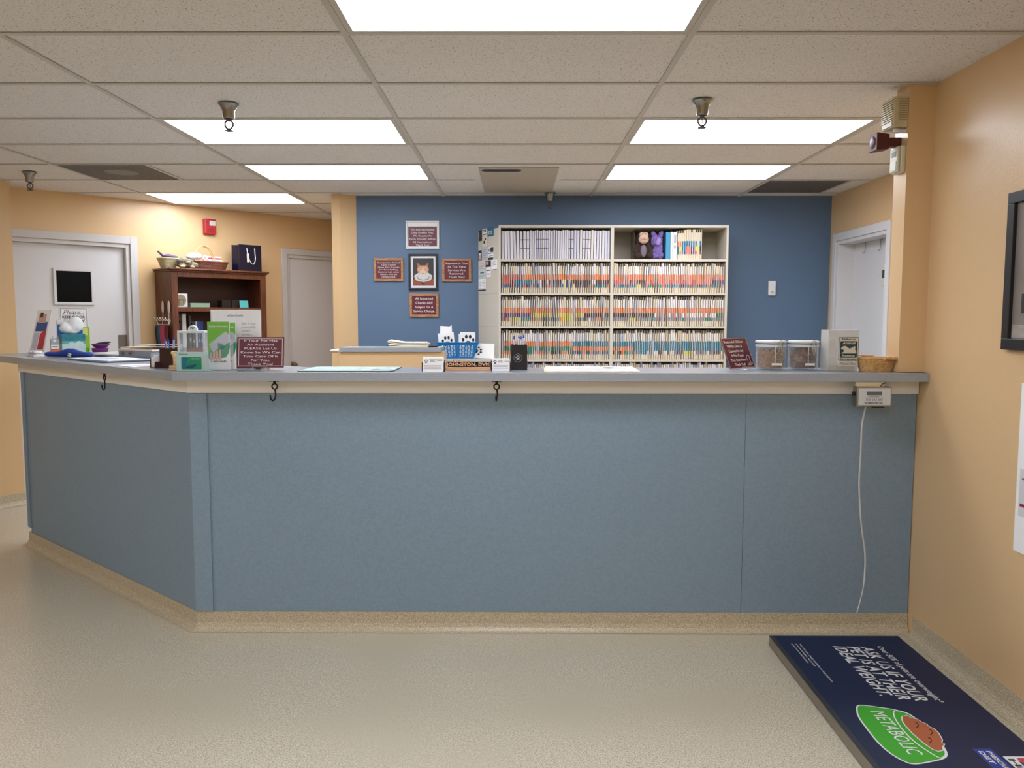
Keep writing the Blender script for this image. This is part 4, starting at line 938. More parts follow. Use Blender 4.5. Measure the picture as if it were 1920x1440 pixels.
# brochure holder with brochures, in front
t = thing('brochure_holder', 'clear holder with green and white flexible financing brochures in front of the poster', 'brochure holder', (-1.338,3.632,TZ), 0)
w = .110
mb = MB(); mb.box(-w/2,w/2,-.028,-.026,0,.125,CLEAR); mb.box(-w/2,-w/2+.002,-.0255,.03,0,.14,CLEAR); mb.box(w/2-.002,w/2,-.0255,.03,0,.14,CLEAR); mb.box(-w/2,w/2,.0305,.032,0,.17,CLEAR); mb.box(-w/2+.0025,w/2-.0025,-.0255,.03,0,.002,CLEAR); mb.build('acrylic_pocket', t)
def brochure(dx, dy, z0, lab, W=.1, H=.216):
    b = thing('brochure', lab, 'brochure', (-1.338+dx,3.632+dy,TZ+z0), 0, 'financing brochures in the clear holder')
    mb = MB(); mb.box(-W/2,W/2,0,.004,0,H,PAPER); mb.build('pages', b)
    mb = MB(); y = -.0002
    def fl(pts, m, k): mb.prismy(pts, y-.0002*(k+1), y-.0002*k, m)
    fl([(-W/2,.06),(W/2,.12),(W/2,H),(-W/2,H)], GRN, 0)
    fl([(-W/2,.05),(.0,.05),(W*.30,.055),(W*.44,.075),(W/2,.1),(W/2,.15),(-W/2,.075)], GRN2, 1)
    fl([(-W*.44,.115),(W*.32,.172),(W/2,.155),(W/2,.125),(-W*.28,.078)], mat('card_silver',(186,190,200),.4), 2)
    for q, (c, a0) in enumerate(((CG4,82),(CG1,66),(CG2,50),(CG3,34))):
        a0 = R(a0); fl([(-.004,.084),(-.004+.034*math.cos(a0+.16),.084+.034*math.sin(a0+.16)),(-.004+.040*math.cos(a0),.084+.040*math.sin(a0)),(-.004+.032*math.cos(a0-.14),.084+.032*math.sin(a0-.14))], c, 3)
    SK = mat('printed_skin',(222,168,150),.6)
    for q in range(4): fl([(-W*.46+.015*q,.042-.0*q),(-W*.46+.015*q+.012,.04),(-W*.30+.013*q,.078+.004*q),(-W*.38+.013*q,.078+.004*q)], SK, 4)
    mb.build('cover_print', b)
    text_mesh('FLEXIBLE FINANCING', W*.84, .0075, WHITE, parent=b, mx=up_at(0,-.0005,H-.022), bold=.02)
    text_mesh('CareCredit', W*.70, .011, DG, parent=b, mx=up_at(-.002,-.0003,.038), bold=.02)
    return b
brochure(-.003,-.020,.003,'front green CareCredit brochure with a hand and card picture')
brochure(.018,.006,.003,'second green brochure peeking out behind the front one at right',.094,.212)
# maroon sign on wire easel
def sign_easel(label, loc, rz, w, h, tilt, lines, border=True, puppy=False):
    t = thing('counter_sign', label, 'sign', loc, rz)
    mx = Matrix.Translation((0,0,.010)) @ Matrix.Rotation(-tilt,4,'X')
    MB().box(-w/2,w/2,0,.003,0,h,MAROON,mx).build('plate', t)
    if border:
        mb = MB(); c = .007; e = .0018
        for (xa,xb,za,zb) in ((-w/2+c,w/2-c,h-c-e,h-c),(-w/2+c,w/2-c,c,c+e),(-w/2+c,-w/2+c+e,c,h-c),(w/2-c-e,w/2-c,c,h-c)): mb.box(xa,xb,-.0004,-.0001,za,zb,ENGR,mx)
        mb.build('engraved_border', t)
    else:
        mb = MB(); e = .003
        for (xa,xb,za,zb) in ((-w/2,w/2,h-e,h),(-w/2,w/2,0,e),(-w/2,-w/2+e,0,h),(w/2-e,w/2,0,h)): mb.box(xa,xb,-.0004,-.0001,za,zb,mat('sign_bevel_pink',(206,150,150),.4),mx)
        mb.build('bevel_edge', t)
    text_mesh('\n'.join(lines), w*(.84 if border else .76), h*.84, ENGR, parent=t, mx=mx @ up_at(0 if border else -.012,-.0001,h*.5), ls=1.2, bold=.004)
    if puppy:
        mb = MB(); P = []; px_, pz_ = w*.33, h*.03
        dog = [(.0,.0),(.006,.002),(.010,.010),(.008,.020),(.011,.030),(.009,.038),(.004,.041),(.001,.038),(-.002,.040),(-.006,.038),(-.007,.032),(-.011,.030),(-.010,.026),(-.005,.025),(-.006,.018),(-.010,.010),(-.014,.006),(-.012,.002),(-.006,.003),(0,0)]
        mb.tube([(px_+a*1.25,-.0005,pz_+.006+b_*1.25) for a, b_ in dog],.0007,ENGR,5,mx=mx)
        mb.tube([(px_+.012,-.0005,pz_+.012),(px_+.02,-.0005,pz_+.010),(px_+.024,-.0005,pz_+.018)],.0007,ENGR,5,mx=mx)
        mb.tube([(px_-.004,-.0005,pz_+.008),(px_-.002,-.0005,pz_+.02),(px_+.002,-.0005,pz_+.012)],.0006,ENGR,5,mx=mx); mb.build('engraved_puppy', t)
    mb = MB(); WR = mat('easel_wire',(206,190,176),.25,metal=.8)
    for sx in (-1,1):
        mb.tube([(sx*.03,-.012,.016),(sx*.03,-.016,.004),(sx*.03,-.004,.002),(sx*.03,.036,.002),(sx*.03,.020,.085)],.0014,WR,6)
    mb.tube([(-.03,-.012,.016),(.03,-.012,.016)],.0014,WR,6); mb.tube([(-.03,.036,.002),(.03,.036,.002)],.0014,WR,6); mb.build('wire_easel', t, smooth=True)
sign_easel('maroon sign asking to report pet accidents, on a wire easel beside the poster', (-1.166,3.642,TZ), R(1), .213, .140, R(8), ['If Your Pet Has','An Accident','PLEASE Let Us','Know So We Can','Take Care Of It','For You.','Thank You!'])
sign_easel('tilted maroon sign about unattended children, on a wire easel left of the jars', (1.034,3.655,TZ), R(43), .208, .146, R(22), ['Unattended Children','Will Be Given A','Cappuccino and','A Free Puppy','Then Sent Home.','Thank You!'], False, True)
# clear donation box behind the mint stand
t = thing('donation_box', 'clear box with a white rim and notes inside, behind the mint card stand', 'box', (-1.507,3.76,TZ), 0)
w, d, h = .118, .09, .165; RIM = mat('white_translucent_rim',(220,224,222),.3)
mb = MB(); mb.box(-w/2,w/2,-d/2,-d/2+.002,.003,h,CLEAR); mb.box(-w/2,w/2,d/2-.002,d/2,.003,h,CLEAR); mb.box(-w/2,-w/2+.002,-d/2+.0025,d/2-.0025,.003,h,CLEAR); mb.box(w/2-.002,w/2,-d/2+.0025,d/2-.0025,.003,h,CLEAR); mb.box(-w/2,w/2,-d/2,d/2,0,.0028,CLEAR); mb.build('box_body', t)
mb = MB(); mb.box(-w/2-.004,w/2+.004,-d/2-.004,d/2+.004,h+.0005,h+.011,RIM)
for sx in (-1,1): mb.box(sx*w/2-.005,sx*w/2+.005,-d/2-.003,-d/2-.0004,.003,h,RIM)
mb.build('rim', t, .001)
mb = MB(); 
for k, (c, rz_, x) in enumerate((((196,176,150),.3,.02),((150,120,110),-.4,-.01),((210,200,180),.9,.03),((120,112,120),.1,-.025),((190,160,150),-1.1,.01))):
    mb.box(-.028,.028,-.012,.012,0,.005,mat('folded_note_%d'%k,c,.8),Matrix.Translation((x,-.01+.008*k,.006+.010*k)) @ Matrix.Rotation(rz_,4,'Z') @ Matrix.Rotation(.3,4,'Y'))
mb.build('folded_notes', t)
t = thing('domed_badge', 'round white domed badge with black script on top of the clear box', 'badge', (-1.505,3.735,TZ+.165+.0112), 0)
mb = MB(); mb.prismy([(.021*math.cos(a),.006+.019*math.sin(a)) for a in [PI*k/18 for k in range(19)]]+[(-.021,0),(.021,0)],-.008,.008,WHITE); mb.build('dome', t, .002)
text_mesh('PD', .022, .011, BLACK, parent=t, mx=up_at(0,-.0083,.013), shear=.3, bold=.02)
# pen holder box, brown, and pens
BR = mat('dark_brown_leatherette',(56,24,22),.4)
t = thing('pen_box', 'dark brown square pen box at the corner of the counter', 'pen holder', (-1.622,3.79,TZ), R(-22))
w, h = .088, .094
mb = MB(); e = .003
for (a_,b_,c_,d_) in ((-w/2,w/2,-w/2,-w/2+e),(-w/2,w/2,w/2-e,w/2),(-w/2,-w/2+e,-w/2+e,w/2-e),(w/2-e,w/2,-w/2+e,w/2-e)): mb.box(a_,b_,c_,d_,0,h,BR)
mb.box(-w/2+e,w/2-e,-w/2+e,w/2-e,0,.003,BR); mb.build('box_body', t, .001)
bpy.context.view_layer.update()
PB = mat('pen_blue',(44,84,190),.3); PBl = mat('pen_light_blue',(150,186,236),.3)
def pen(base, top, label, group, cap=PB, body=WHITE):
    t = thing('pen', label, 'pen', base, 0, group)
    v = Vector(top)-Vector(base); L = v.length; q = v.to_track_quat('Z','Y').to_matrix().to_4x4()
    MB().cyl(0,0,.004,L-.010,.0042,body,n=10,mx=q).build('barrel', t, smooth=True)
    mb = MB(); mb.cyl(0,0,L-.0098,L-.004,.0046,cap,n=10,mx=q); mb.cyl(0,0,L-.004,L+.004,.0025,cap,n=8,mx=q); mb.box(.0048,.0065,-.0012,.0012,L-.04,L-.006,cap,q); mb.build('clicker', t)
pl = [(-.024,-.01,-.03,-.01,.135),(-.012,-.02,-.012,-.022,.132),(-.002,-.01,.002,-.012,.125),(.006,-.02,.010,-.02,.142),(.018,.0,.032,.01,.130),(.026,-.015,.040,-.012,.124)]
who = ['leftmost white and blue pen','pale blue pen next to the leftmost','short pale pen in the middle','tallest white pen with a blue tip','blue and white pen leaning right','rightmost leaning blue pen']
for k, (bx,by,tx_,ty,hh) in enumerate(pl):
    p0 = Vector((-1.622+bx*.8,3.79+by*.8,TZ+.0035)); p1 = Vector((-1.622+tx_*1.15,3.79+ty,TZ+hh)); pen(p0,p1,who[k]+' in the dark brown pen box','pens in the brown box',PB,[WHITE,PBl,WHITE,WHITE,PBl,WHITE][k])
# small dark card holder left of it
t = thing('card_holder', 'small dark holder with folded cards left of the brown pen box', 'card holder', (-1.70,3.775,TZ), CA)
mb = MB(); mb.box(-.026,.026,-.018,.02,0,.003,BR); mb.box(-.026,-.0235,-.018,.02,.0032,.045,BR); mb.box(.0235,.026,-.018,.02,.0032,.03,BR); mb.build('holder', t, .0006)
mb = MB(); mb.box(-.022,-.020,-.015,.016,.0035,.052,mat('tan_card',(196,164,120),.7)); mb.box(-.018,-.015,-.015,.016,.0035,.048,PAPER); mb.box(0,.003,-.015,.016,.0035,.062,PAPER,Matrix.Rotation(R(12),4,'Y')); mb.box(.008,.011,-.015,.016,.005,.055,PAPER,Matrix.Rotation(R(-4),4,'Y')); mb.build('cards', t)
# little carved wooden animal figure
t = thing('wooden_figurine', 'pale carved wooden frog figurine on a stepped base beside the mint stand', 'figurine', (-1.540,3.606,TZ), R(-10)); PW = wood_mat('pale_carved_wood',(206,176,134),(222,196,156),(3,3,10),.6,4)
mb = MB(); mb.box(-.022,.026,-.018,.018,0,.010,PW); mb.box(-.020,.024,-.016,.016,.0102,.022,PW); mb.build('base', t, .002)
blob('carving',[((.006,0,.030),(.014,.012,.012)),((.002,0,.046),(.010,.010,.016)),((.010,0,.044),(.010,.010,.014)),((.004,0,.060),(.015,.012,.006)),((.0,0,.070),(.014,.011,.009)),((-.004,0,.078),(.015,.011,.007)),((-.010,0,.083),(.005,.009,.004)),((.006,0,.083),(.006,.009,.004))],PW,t,.0025)
# flat mint leaflet
t = thing('counter_mat', 'pale mint printed mat lying flat near the front of the counter', 'mat', (-.742,3.67,TZ), 0)
mb = MB(); mb.prism([(-.222,-.148),(.180,-.148),(.196,-.122),(.196,.145),(-.210,.145)],0,.0032,mat('mat_black_edge',(30,34,36),.6)); mb.prism([(-.222,-.148),(.178,-.148),(.194,-.122),(.194,.145),(-.210,.145)],.0033,.0042,mat('mint_print',(168,196,190),.45)); mb.build('sheet', t)
text_mesh('CareCredit', .20, .06, WHITE, parent=t, mx=Matrix.Translation((-.08,.0,.0043)), ext=.0002, shear=.2)
mb = MB(); 
for k in range(9):
    a = k*.7; mb.prism([(.10+.06*math.cos(a)+.028*math.cos(q),.0+.06*math.sin(a)+.028*math.sin(q)) for q in [2*PI*i/10 for i in range(10)]],.0043+.0001*k,.0044+.0001*k,[PAPER,mat('grey_rose_print',(150,140,148),.6),MINT][k%3])
mb.build('picture_print', t)
# business card holders
def cardh(label, x, y, w, h, rz, drop):
    t = thing('business_card_holder', label, 'card holder', (x,y,TZ), rz, 'business card holders by the wooden name plate')
    mb = MB(); mb.box(-w/2-.004,w/2+.004,.010,.045,0,.004,BR); mb.box(-w/2-.004,w/2+.004,.040,.045,.0042,h*.8,BR); mb.box(-w/2-.006,-w/2-.001,.008,.045,.0042,h*.66,BR); mb.box(w/2+.001,w/2+.006,.008,.045,.0042,h*.66,BR); mb.build('holder', t, .001)
    mb = MB(); mb.box(-w/2,w/2,.012,.038,.0045,h,PAPER); mb.build('card_stack', t)
    mb = MB(); mb.box(-w/2,w/2,.0,.0012,drop,h-.002,PAPER); mb.build('front_card', t)
    mb = MB(); y0 = -.0006
    for sx, sz, r in ((0,-.004,.0045),(-.006,.002,.0022),(-.002,.005,.0022),(.003,.005,.0022),(.0065,.001,.0022)):
        mb.prismy([(-w*.34+sx+r*math.cos(a),h*.74+sz+r*math.sin(a)) for a in [2*PI*i/10 for i in range(10)]],y0,-.0001,DG)
    for k, (a_,b_,z_) in enumerate(((-.15,.1,.80),(-.15,.06,.75),(-.15,.12,.70),(-.45,-.2,.55),(-.45,.42,.44),(-.45,.40,.34),(-.45,.42,.22),(.2,.45,.78),(-.2,.45,.86))):
        mb.box(a_*w,b_*w,y0,-.0001,h*z_,h*z_+.0016,LT if k != 7 else DG)
    mb.build('card_print', t)
cardh('white business cards in a dark holder at the left end of the wooden name plate', -.364, 3.505, .090, .064, 0, .0)
cardh('white business cards in a dark holder at the right end of the name plate', -.068, 3.570, .078, .056, R(4), .0)
# name plate
NPW = wood_mat('name_plate_wood',(204,152,112),(228,182,142),(1.5,8,14),.45,6)
t = thing('name_plate', 'wooden name plate with cut-out letters between the two card holders', 'name plate', (-.215,3.615,TZ), R(3))
mb = MB(); mb.box(-.103,.098,-.012,.012,0,.010,NPW); mb.box(-.103,.098,-.006,.010,.0102,.015,NPW); mb.build('base', t, .001)
text_mesh('JOHNSTON, DVM', .196, .020, NPW, parent=t, mx=up_at(-.003,.002,.0255), bold=.04, ext=.008)
text_mesh('DAWN', .082, .0165, NPW, parent=t, mx=up_at(-.028,.002,.0445), bold=.04, ext=.008)
# pen cup
t = thing('pen_cup', 'square black pen cup with a pale paw emblem behind the card holder', 'pen cup', (.012,3.690,TZ), R(3)); w, h, e = .073, .115, .0025
mb = MB()
for (a_,b_,c_,d_) in ((-w/2,w/2,-w/2,-w/2+e),(-w/2,w/2,w/2-e,w/2),(-w/2,-w/2+e,-w/2+e,w/2-e),(w/2-e,w/2,-w/2+e,w/2-e)): mb.box(a_,b_,c_,d_,0,h,BLACK)
mb.box(-w/2+e,w/2-e,-w/2+e,w/2-e,0,.003,BLACK); mb.build('cup', t, .001)
PALEG = mat('pale_grey_print',(186,190,194),.5)
def paw(mb, cx_, cz_, s, y0, y1, m):
    pad = [(-.5,-.35),(-.42,-.05),(-.15,.18),(.15,.18),(.42,-.05),(.5,-.35),(.3,-.5),(0,-.40),(-.3,-.5)]
    mb.prismy([(cx_+a*s*.8,cz_+b_*s*.8-.10*s) for a, b_ in pad],y0,y1,m)
    for dx, dz, rx, rz_ in ((-.52,.16,.13,.18),(-.2,.48,.14,.2),(.2,.48,.14,.2),(.52,.16,.13,.18)): mb.prismy([(cx_+s*(dx+rx*math.cos(a)),cz_+s*(dz+rz_*math.sin(a))) for a in [2*PI*i/14 for i in range(14)]],y0,y1,m)
mb = MB(); paw(mb,-.006,.055,.017,-w/2-.0007,-w/2-.0002,PALEG)
mb.tube([(-.006+.0185*math.cos(a),-w/2-.0002,.055+.0185*math.sin(a)) for a in [2*PI*k/32 for k in range(32)]],.0005,PALEG,5,closed=True); mb.build('paw_emblem', t)
for k, (dx,dy,tx_,ty) in enumerate(((-.018,-.01,-.022,-.012),(-.004,.0,.0,-.004),(.008,-.014,.010,-.014),(.02,.006,.022,.004))):
    pen(Vector((.012+dx*.7,3.690+dy*.7,TZ+.0035)),Vector((.012+tx_,3.690+ty,TZ+.150+.004*(k%2))),['leftmost','second from left','third from left','rightmost'][k]+' blue and white pen in the black paw cup','pens in the black paw cup',PB,WHITE)
# papers lying flat right of cup
t = thing('paper_sheets', 'stack of white and cream sheets lying flat on the middle of the counter', 'papers', (.34,3.66,TZ), R(0))
mb = MB(); mb.prism([(-.218,-.148),(.196,-.150),(.206,.10),(-.21,.14)],0,.003,mat('cream_sheet',(232,214,170),.6)); mb.prism([(-.212,-.144),(.150,-.140),(.202,-.146),(.21,.142),(-.20,.146)],.0032,.0065,PAPER); mb.build('sheets', t)
mb = MB(); mb.prism([(-.10,-.05),(.08,-.09),(.11,.06),(-.07,.10)],.0068,.0072,mat('pale_violet_print',(206,204,216),.6)); mb.prism([(.06,.02),(.16,.0),(.17,.08),(.07,.1)],.0068,.0072,PALEG); mb.build('print', t)
# treat jars
def jar(label, x, y, kind):
    t = thing('treat_jar', label, 'jar', (x,y,TZ), 0, 'clear treat jars on the counter'); r = .0665; h = .105
    mb = MB(); mb.lathe([(0,.0),(r-.006,.0),(r,.006),(r,h),(r-.003,h),(r-.003,.008),(r-.008,.005),(0,.005)], CLEAR, 40); mb.build('jar_body', t, smooth=True)
    mb = MB(); mb.lathe([(r+.002,h),(r+.0025,h+.012)], RIM, 40); mb.lathe([(0,h+.016),(r-.004,h+.016),(r+.002,h+.018),(r+.004,h+.022),(r+.003,h+.027),(r-.004,h+.029),(0,h+.029)], RIM, 40); mb.build('lid', t, smooth=True)
    mb = MB(); mb.tube([(.0,-r-.003,.03),(0,-r-.003,h+.002)],.0016,RIM,6)
    mb.tube([(.010,-r-.004,h+.006),(.010,-r-.012,h+.020),(.016,-r-.014,h+.030),(.024,-r-.014,h+.030),(.030,-r-.012,h+.020),(.030,-r-.004,h-.02)],.0014,STEEL,6)
    mb.tube([(.017,-r-.006,h),(.017,-r-.012,h-.02),(.022,-r-.012,h-.035),(.027,-r-.012,h-.02),(.027,-r-.006,h)],.0014,STEEL,6); mb.ball((.022,-r-.011,h-.034),.005,STEEL,n=10); mb.build('wire_clasp', t, smooth=True)
    MB().box(-.016 if kind == 0 else -.014,.030,-r-.0045,-r-.0038,.022,.032,PAPER).build('label', t)
    mb = MB()
    if kind == 0:
        ms = [mat('tan_kibble',(196,160,118),.7),mat('light_kibble',(212,180,138),.7),mat('brown_kibble',(164,122,86),.7)]
        for k in range(520):
            a = rnd.random()*2*PI; rr = r-.0065-abs(rnd.gauss(0,.006)); z = .010+rnd.random()*(h-.026)
            if k < 90: rr = rnd.random()**.5*(r-.008); z = h-.016+rnd.random()*.004
            c = Matrix.Translation((rr*math.cos(a),rr*math.sin(a),z)) @ Matrix.Rotation(rnd.random()*6,4,'X') @ Matrix.Rotation(rnd.random()*6,4,'Y')
            n = 7; mb.tube([c @ Vector((.0034*math.cos(q),.0034*math.sin(q),0)) for q in [2*PI*i/n for i in range(n)]],.0015,ms[k%3],4,closed=True)
        core = ms[2]
    else:
        ms = [mat('brown_biscuit',(134,94,70),.75),mat('mid_biscuit',(158,116,88),.75),mat('dark_biscuit',(104,70,54),.75)]
        for k in range(170):
            a = rnd.random()*2*PI; rr = r-.012-abs(rnd.gauss(0,.004)); z = .016+rnd.random()*(h-.034)
            if k < 30: rr = rnd.random()**.5*(r-.016); z = h-.014
            c = Matrix.Translation((rr*math.cos(a),rr*math.sin(a),z)) @ Matrix.Rotation(a+PI/2+rnd.uniform(-.4,.4),4,'Z') @ Matrix.Rotation(rnd.uniform(-1,1),4,'Y') @ Matrix.Rotation(rnd.uniform(-.3,.3),4,'X')
            s_ = rnd.uniform(.007,.011); mb.box(-s_,s_,-.0022,.0022,-s_*.8,s_*.8,ms[k%3],c)
        core = ms[2]
    mb.cyl(0,0,.007,h-.022,r-.014,core,n=20)
    o = mb.build('treats', t); o['kind'] = 'stuff'
    o['label'] = 'small tan ring treats' if kind == 0 else 'brown chunky biscuits'
jar('clear clasp-lid jar of small tan ring treats, beside the unattended children sign', 1.180, 3.725, 0)
jar('clear clasp-lid jar of brown biscuits, beside the animal rescue box', 1.330, 3.725, 1)
# rescue donation box
t = thing('collection_box', 'tall translucent acrylic collection box with an animal rescue label', 'collection box', (1.463,3.64,TZ), 0)
w, d, h = .135, .09, .183
mb = MB(); e = .003
for (a_,b_,c_,d_) in ((-w/2,w/2,-d/2,-d/2+e),(-w/2,w/2,d/2-e,d/2),(-w/2,-w/2+e,-d/2+e,d/2-e),(w/2-e,w/2,-d/2+e,d/2-e)): mb.box(a_,b_,c_,d_,.004,h,FROST)
mb.box(-w/2,w/2,-d/2,d/2,0,.004,FROST); mb.box(-w/2,w/2,-d/2,d/2,h,h+.002,FROST); mb.box(-w*.5+.038,-w*.5+.040,-d/2+.003,d/2-.003,.004,h,FROST); mb.build('acrylic_box', t)
mb = MB(); LBG = mat('label_cream',(214,208,192),.6); LGR = mat('label_dark_green',(34,60,60),.6); lx = .023
mb.prismy(rrect(.088,.106,.006),-d/2-.0006,-d/2-.0001,LGR,Matrix.Translation((lx,0,.100))); mb.prismy(rrect(.084,.102,.005),-d/2-.0009,-d/2-.0007,LBG,Matrix.Translation((lx,0,.100)))
mb.prismy(rrect(.076,.074,.006),-d/2-.0012,-d/2-.001,LGR,Matrix.Translation((lx,0,.098)))
mb.box(-w/2+.045,w/2-.002,-d/2-.0006,-d/2-.0001,.022,.044,LBG)
dogp = [(-.034,-.016),(.034,-.016),(.034,-.006),(.028,.002),(.030,.012),(.026,.018),(.020,.010),(.014,.016),(.012,.008),(.004,.006),(-.004,.010),(-.010,.016),(-.020,.018),(-.028,.014),(-.035,.006),(-.030,.002),(-.022,.0),(-.022,-.008)]
mb.prismy(dogp,-d/2-.0015,-d/2-.0013,LBG,Matrix.Translation((lx,0,.096))); mb.build('paper_label', t)
for s_, ww, hh, zz, m_ in (('Fallston',.062,.0085,.1435,LGR),('Animal',.056,.0105,.1265,LBG),('Rescue',.056,.0105,.070,LBG),('Movement',.074,.0085,.0555,LGR)): text_mesh(s_, ww, hh, m_, parent=t, mx=up_at(lx,-d/2-.0013,zz), bold=.025)
text_mesh('Thank You', .074, .010, mat('dark_ink',(60,62,66),.6), parent=t, mx=up_at(lx,-d/2-.0008,.034), shear=.4)
mb = MB(); mb.box(-w/2+.006,w/2-.008,-.03,.03,.0045,.026,mat('paper_slips',(206,196,180),.8),Matrix.Rotation(.0,4,'Z')); mb.box(-w/2+.006,-w/2+.034,-d/2+.004,-d/2+.005,.06,.15,PAPER); mb.build('papers_inside', t)
# small wicker basket at the right end
t = thing('wicker_basket', 'small honey coloured wicker basket at the right end of the counter', 'basket', (1.612,3.605,TZ), R(2))
w, d, h = .150, .100, .062
wicker(t, w, d, h, WK3, .80, rows=12, n=64, r=.0028)
mb = MB()
for k in range(46):
    a = 2*PI*k/46; c, s_ = math.cos(a), math.sin(a); e = .45; ux = math.copysign(abs(c)**e,c); uy = math.copysign(abs(s_)**e,s_)
    mb.tube([(ux*w*.4*1.01,uy*d*.4*1.01,.003),(ux*w*.5*1.02,uy*d*.5*1.02,h-.004)],.0018,WK3,5)
mb.build('stakes', t, smooth=True)
mb = MB()
pts = [(w*.06+.0*k,-d*.54,h-.004) for k in range(1)]
mb.tube([(.012,-d*.60,h-.003),(w*.28,-d*.62,h-.001),(w*.5,-d*.58,h),(w*.60,-d*.40,h),(w*.61,0,h),(w*.60,d*.35,h)],.0085,WK3,12)
for k in range(16):
    x_ = .012+(w*.5-.012)*k/15; mb.tube([(x_+.001*math.cos(0),-d*.605+.0098*math.cos(q),h-.002+.0098*math.sin(q)) for q in [2*PI*i/12 for i in range(12)]],.0011,WK3,4,closed=True)
mb.tube([(-w*.5,-d*.30,h),(-w*.52,d*.3,h),(-w*.4,d*.52,h+.002),(w*.1,d*.54,h+.002)],.006,WK3,10)
mb.build('rolled_rim', t, smooth=True)

# ------------------------------------------------------------------ things on the left run of the counter
def L_(x, y, dep=0): p = T_(x,y); return (p.x+N2.x*dep, p.y+N2.y*dep, TZ)
# papers
def sheet(name, label, px, py, w, d, h, m, rz=0, z=TZ, dep=0, cat='paper', extra=None, group=None):
    p = L_(px,py,dep); o = MB().box(-w/2,w/2,-d/2,d/2,0,h,m)
    if extra: extra(o,w,d,h)
    o = o.build(name); place(o,(p[0],p[1],z),CA+rz); return tag(o,label,cat,group)
DBLUE = mat('dark_blue_card',(36,62,92),.5); PBLUE = mat('pale_blue_sheet',(190,206,222),.6); PPINK = mat('pale_pink_sheet',(224,200,204),.6)
sheet('document_folder','dark blue document folder with pale sheets near the left edge of the counter',205,676,.46,.26,.004,DBLUE,0,cat='folder')
sheet('paper_sheet','white sheet covering the dark blue folder on the left run',208,675,.44,.24,.003,PAPER,R(3),TZ+.0045,extra=lambda m,w,d,h: m.box(-w*.4,w*.2,-d*.4,d*.2,h,h+.0004,PBLUE))
sheet('paper_sheet','white sheet with pale pink print at the front edge near the card holder',262,686,.22,.14,.002,PAPER,R(-4),TZ,extra=lambda m,w,d,h: m.box(-w*.1,w*.45,-d*.3,d*.4,h,h+.0004,PPINK))
sheet('magazine','white magazine with a thick spine lying behind the dark blue folder',222,667.5,.36,.20,.010,PAPER,R(8),TZ+.008,extra=lambda m,w,d,h: m.box(-w*.3,w*.3,-d*.3,d*.3,h,h+.0004,PALEG))
# letter tray with papers
p = L_(268,671,.06)
t = thing('letter_tray', 'grey letter tray with two brown clips on the left run of the counter', 'tray', (p[0],p[1],TZ), CA+R(10)); GT = mat('grey_tray',(136,142,150),.4)
w, d = .30, .24
mb = MB(); mb.box(-w/2,w/2,-d/2,d/2,0,.003,GT); mb.box(-w/2,w/2,-d/2,-d/2+.003,.0032,.042,GT); mb.box(-w/2,w/2,d/2-.003,d/2,.0032,.042,GT); mb.box(-w/2,-w/2+.003,-d/2+.0032,d/2-.0032,.0032,.042,GT); mb.box(w/2-.003,w/2,-d/2+.0032,d/2-.0032,.0032,.042,GT); mb.build('tray_body', t, .001)
for sx in (-.10,-.03): MB().ball((sx,-d/2-.0085,.030),(.010,.008,.009),mat('brown_clip',(96,64,52),.5),n=12).build('clip', t, smooth=True)
trayM = Matrix.Translation((p[0],p[1],TZ)) @ Matrix.Rotation(CA+R(10),4,'Z')
def ontray(label, dx, dy, z, w, d, h, m, rz=0, curl=0, name='paper_stack'):
    q = trayM @ Vector((dx,dy,z)); mb = MB()
    if curl: 
        mb.grid(lambda u,v: Vector(((u-.5)*w,(v-.5)*d,h+curl*max(0,u-.45)**1.5)), 12, 3, m); mb.grid(lambda u,v: Vector(((u-.5)*w,(v-.5)*d,0+.7*curl*max(0,u-.45)**1.5)), 12, 3, m)
        o = mb.build(name, smooth=True, fix=False); sm_ = o.modifiers.new('s','SOLIDIFY'); sm_.thickness = .001
    else: o = mb.box(-w/2,w/2,-d/2,d/2,0,h,m).build(name)
    place(o,q,CA+R(10)+rz); return tag(o,label,'papers')
ontray('pile of pinkish papers lying across the top of the grey letter tray',0,0,.0425,.31,.23,.010,mat('pinkish_paper_pile',(222,206,196),.7))
ontray('cream envelopes sticking out left on the letter tray pile',-.05,.0,.053,.26,.16,.009,mat('cream_envelopes',(226,206,176),.7),R(6))
ontray('white papers with a curled corner topmost on the letter tray pile',.05,.0,.0626,.22,.20,.012,PAPER,R(-6),.018)
# standing leaflet
t = thing('leaflet_holder', 'tall narrow leaning leaflet with blue and red print at the far left', 'leaflet', L_(82,662,-.045), R(-8))
w, h = .105, .300; mx = Matrix.Rotation(R(-19),4,'X')
mb = MB(); mb.box(-w/2,w/2,0,.003,0,h,PAPER,mx); mb.box(-w/2,w/2,.004,.09,0,.002,CLEAR); mb.build('card', t)
mb = MB(); y0, y1 = -.0006, -.0001
mb.prismy([(-w*.38,h*.50),(w*.38,h*.50),(w*.38,h*.72),(-w*.38,h*.72)],y0,y1,mat('leaflet_blue',(70,94,150),.5),mx); mb.prismy([(-w*.3,h*.70),(w*.22,h*.70),(w*.22,h*.90),(-w*.3,h*.90)],y0-.0004,y1-.0004,mat('leaflet_skin',(214,170,150),.5),mx)
mb.prismy([(-w*.22,h*.82),(-w*.02,h*.82),(-w*.02,h*.93),(-w*.22,h*.93)],y0-.0008,y1-.0008,mat('leaflet_hair',(90,64,52),.5),mx)
mb.prismy([(w*.0,h*.09),(w*.40,h*.09),(w*.40,h*.56),(w*.0,h*.44)],y0-.0004,y1-.0004,mat('leaflet_red',(206,70,76),.5),mx)
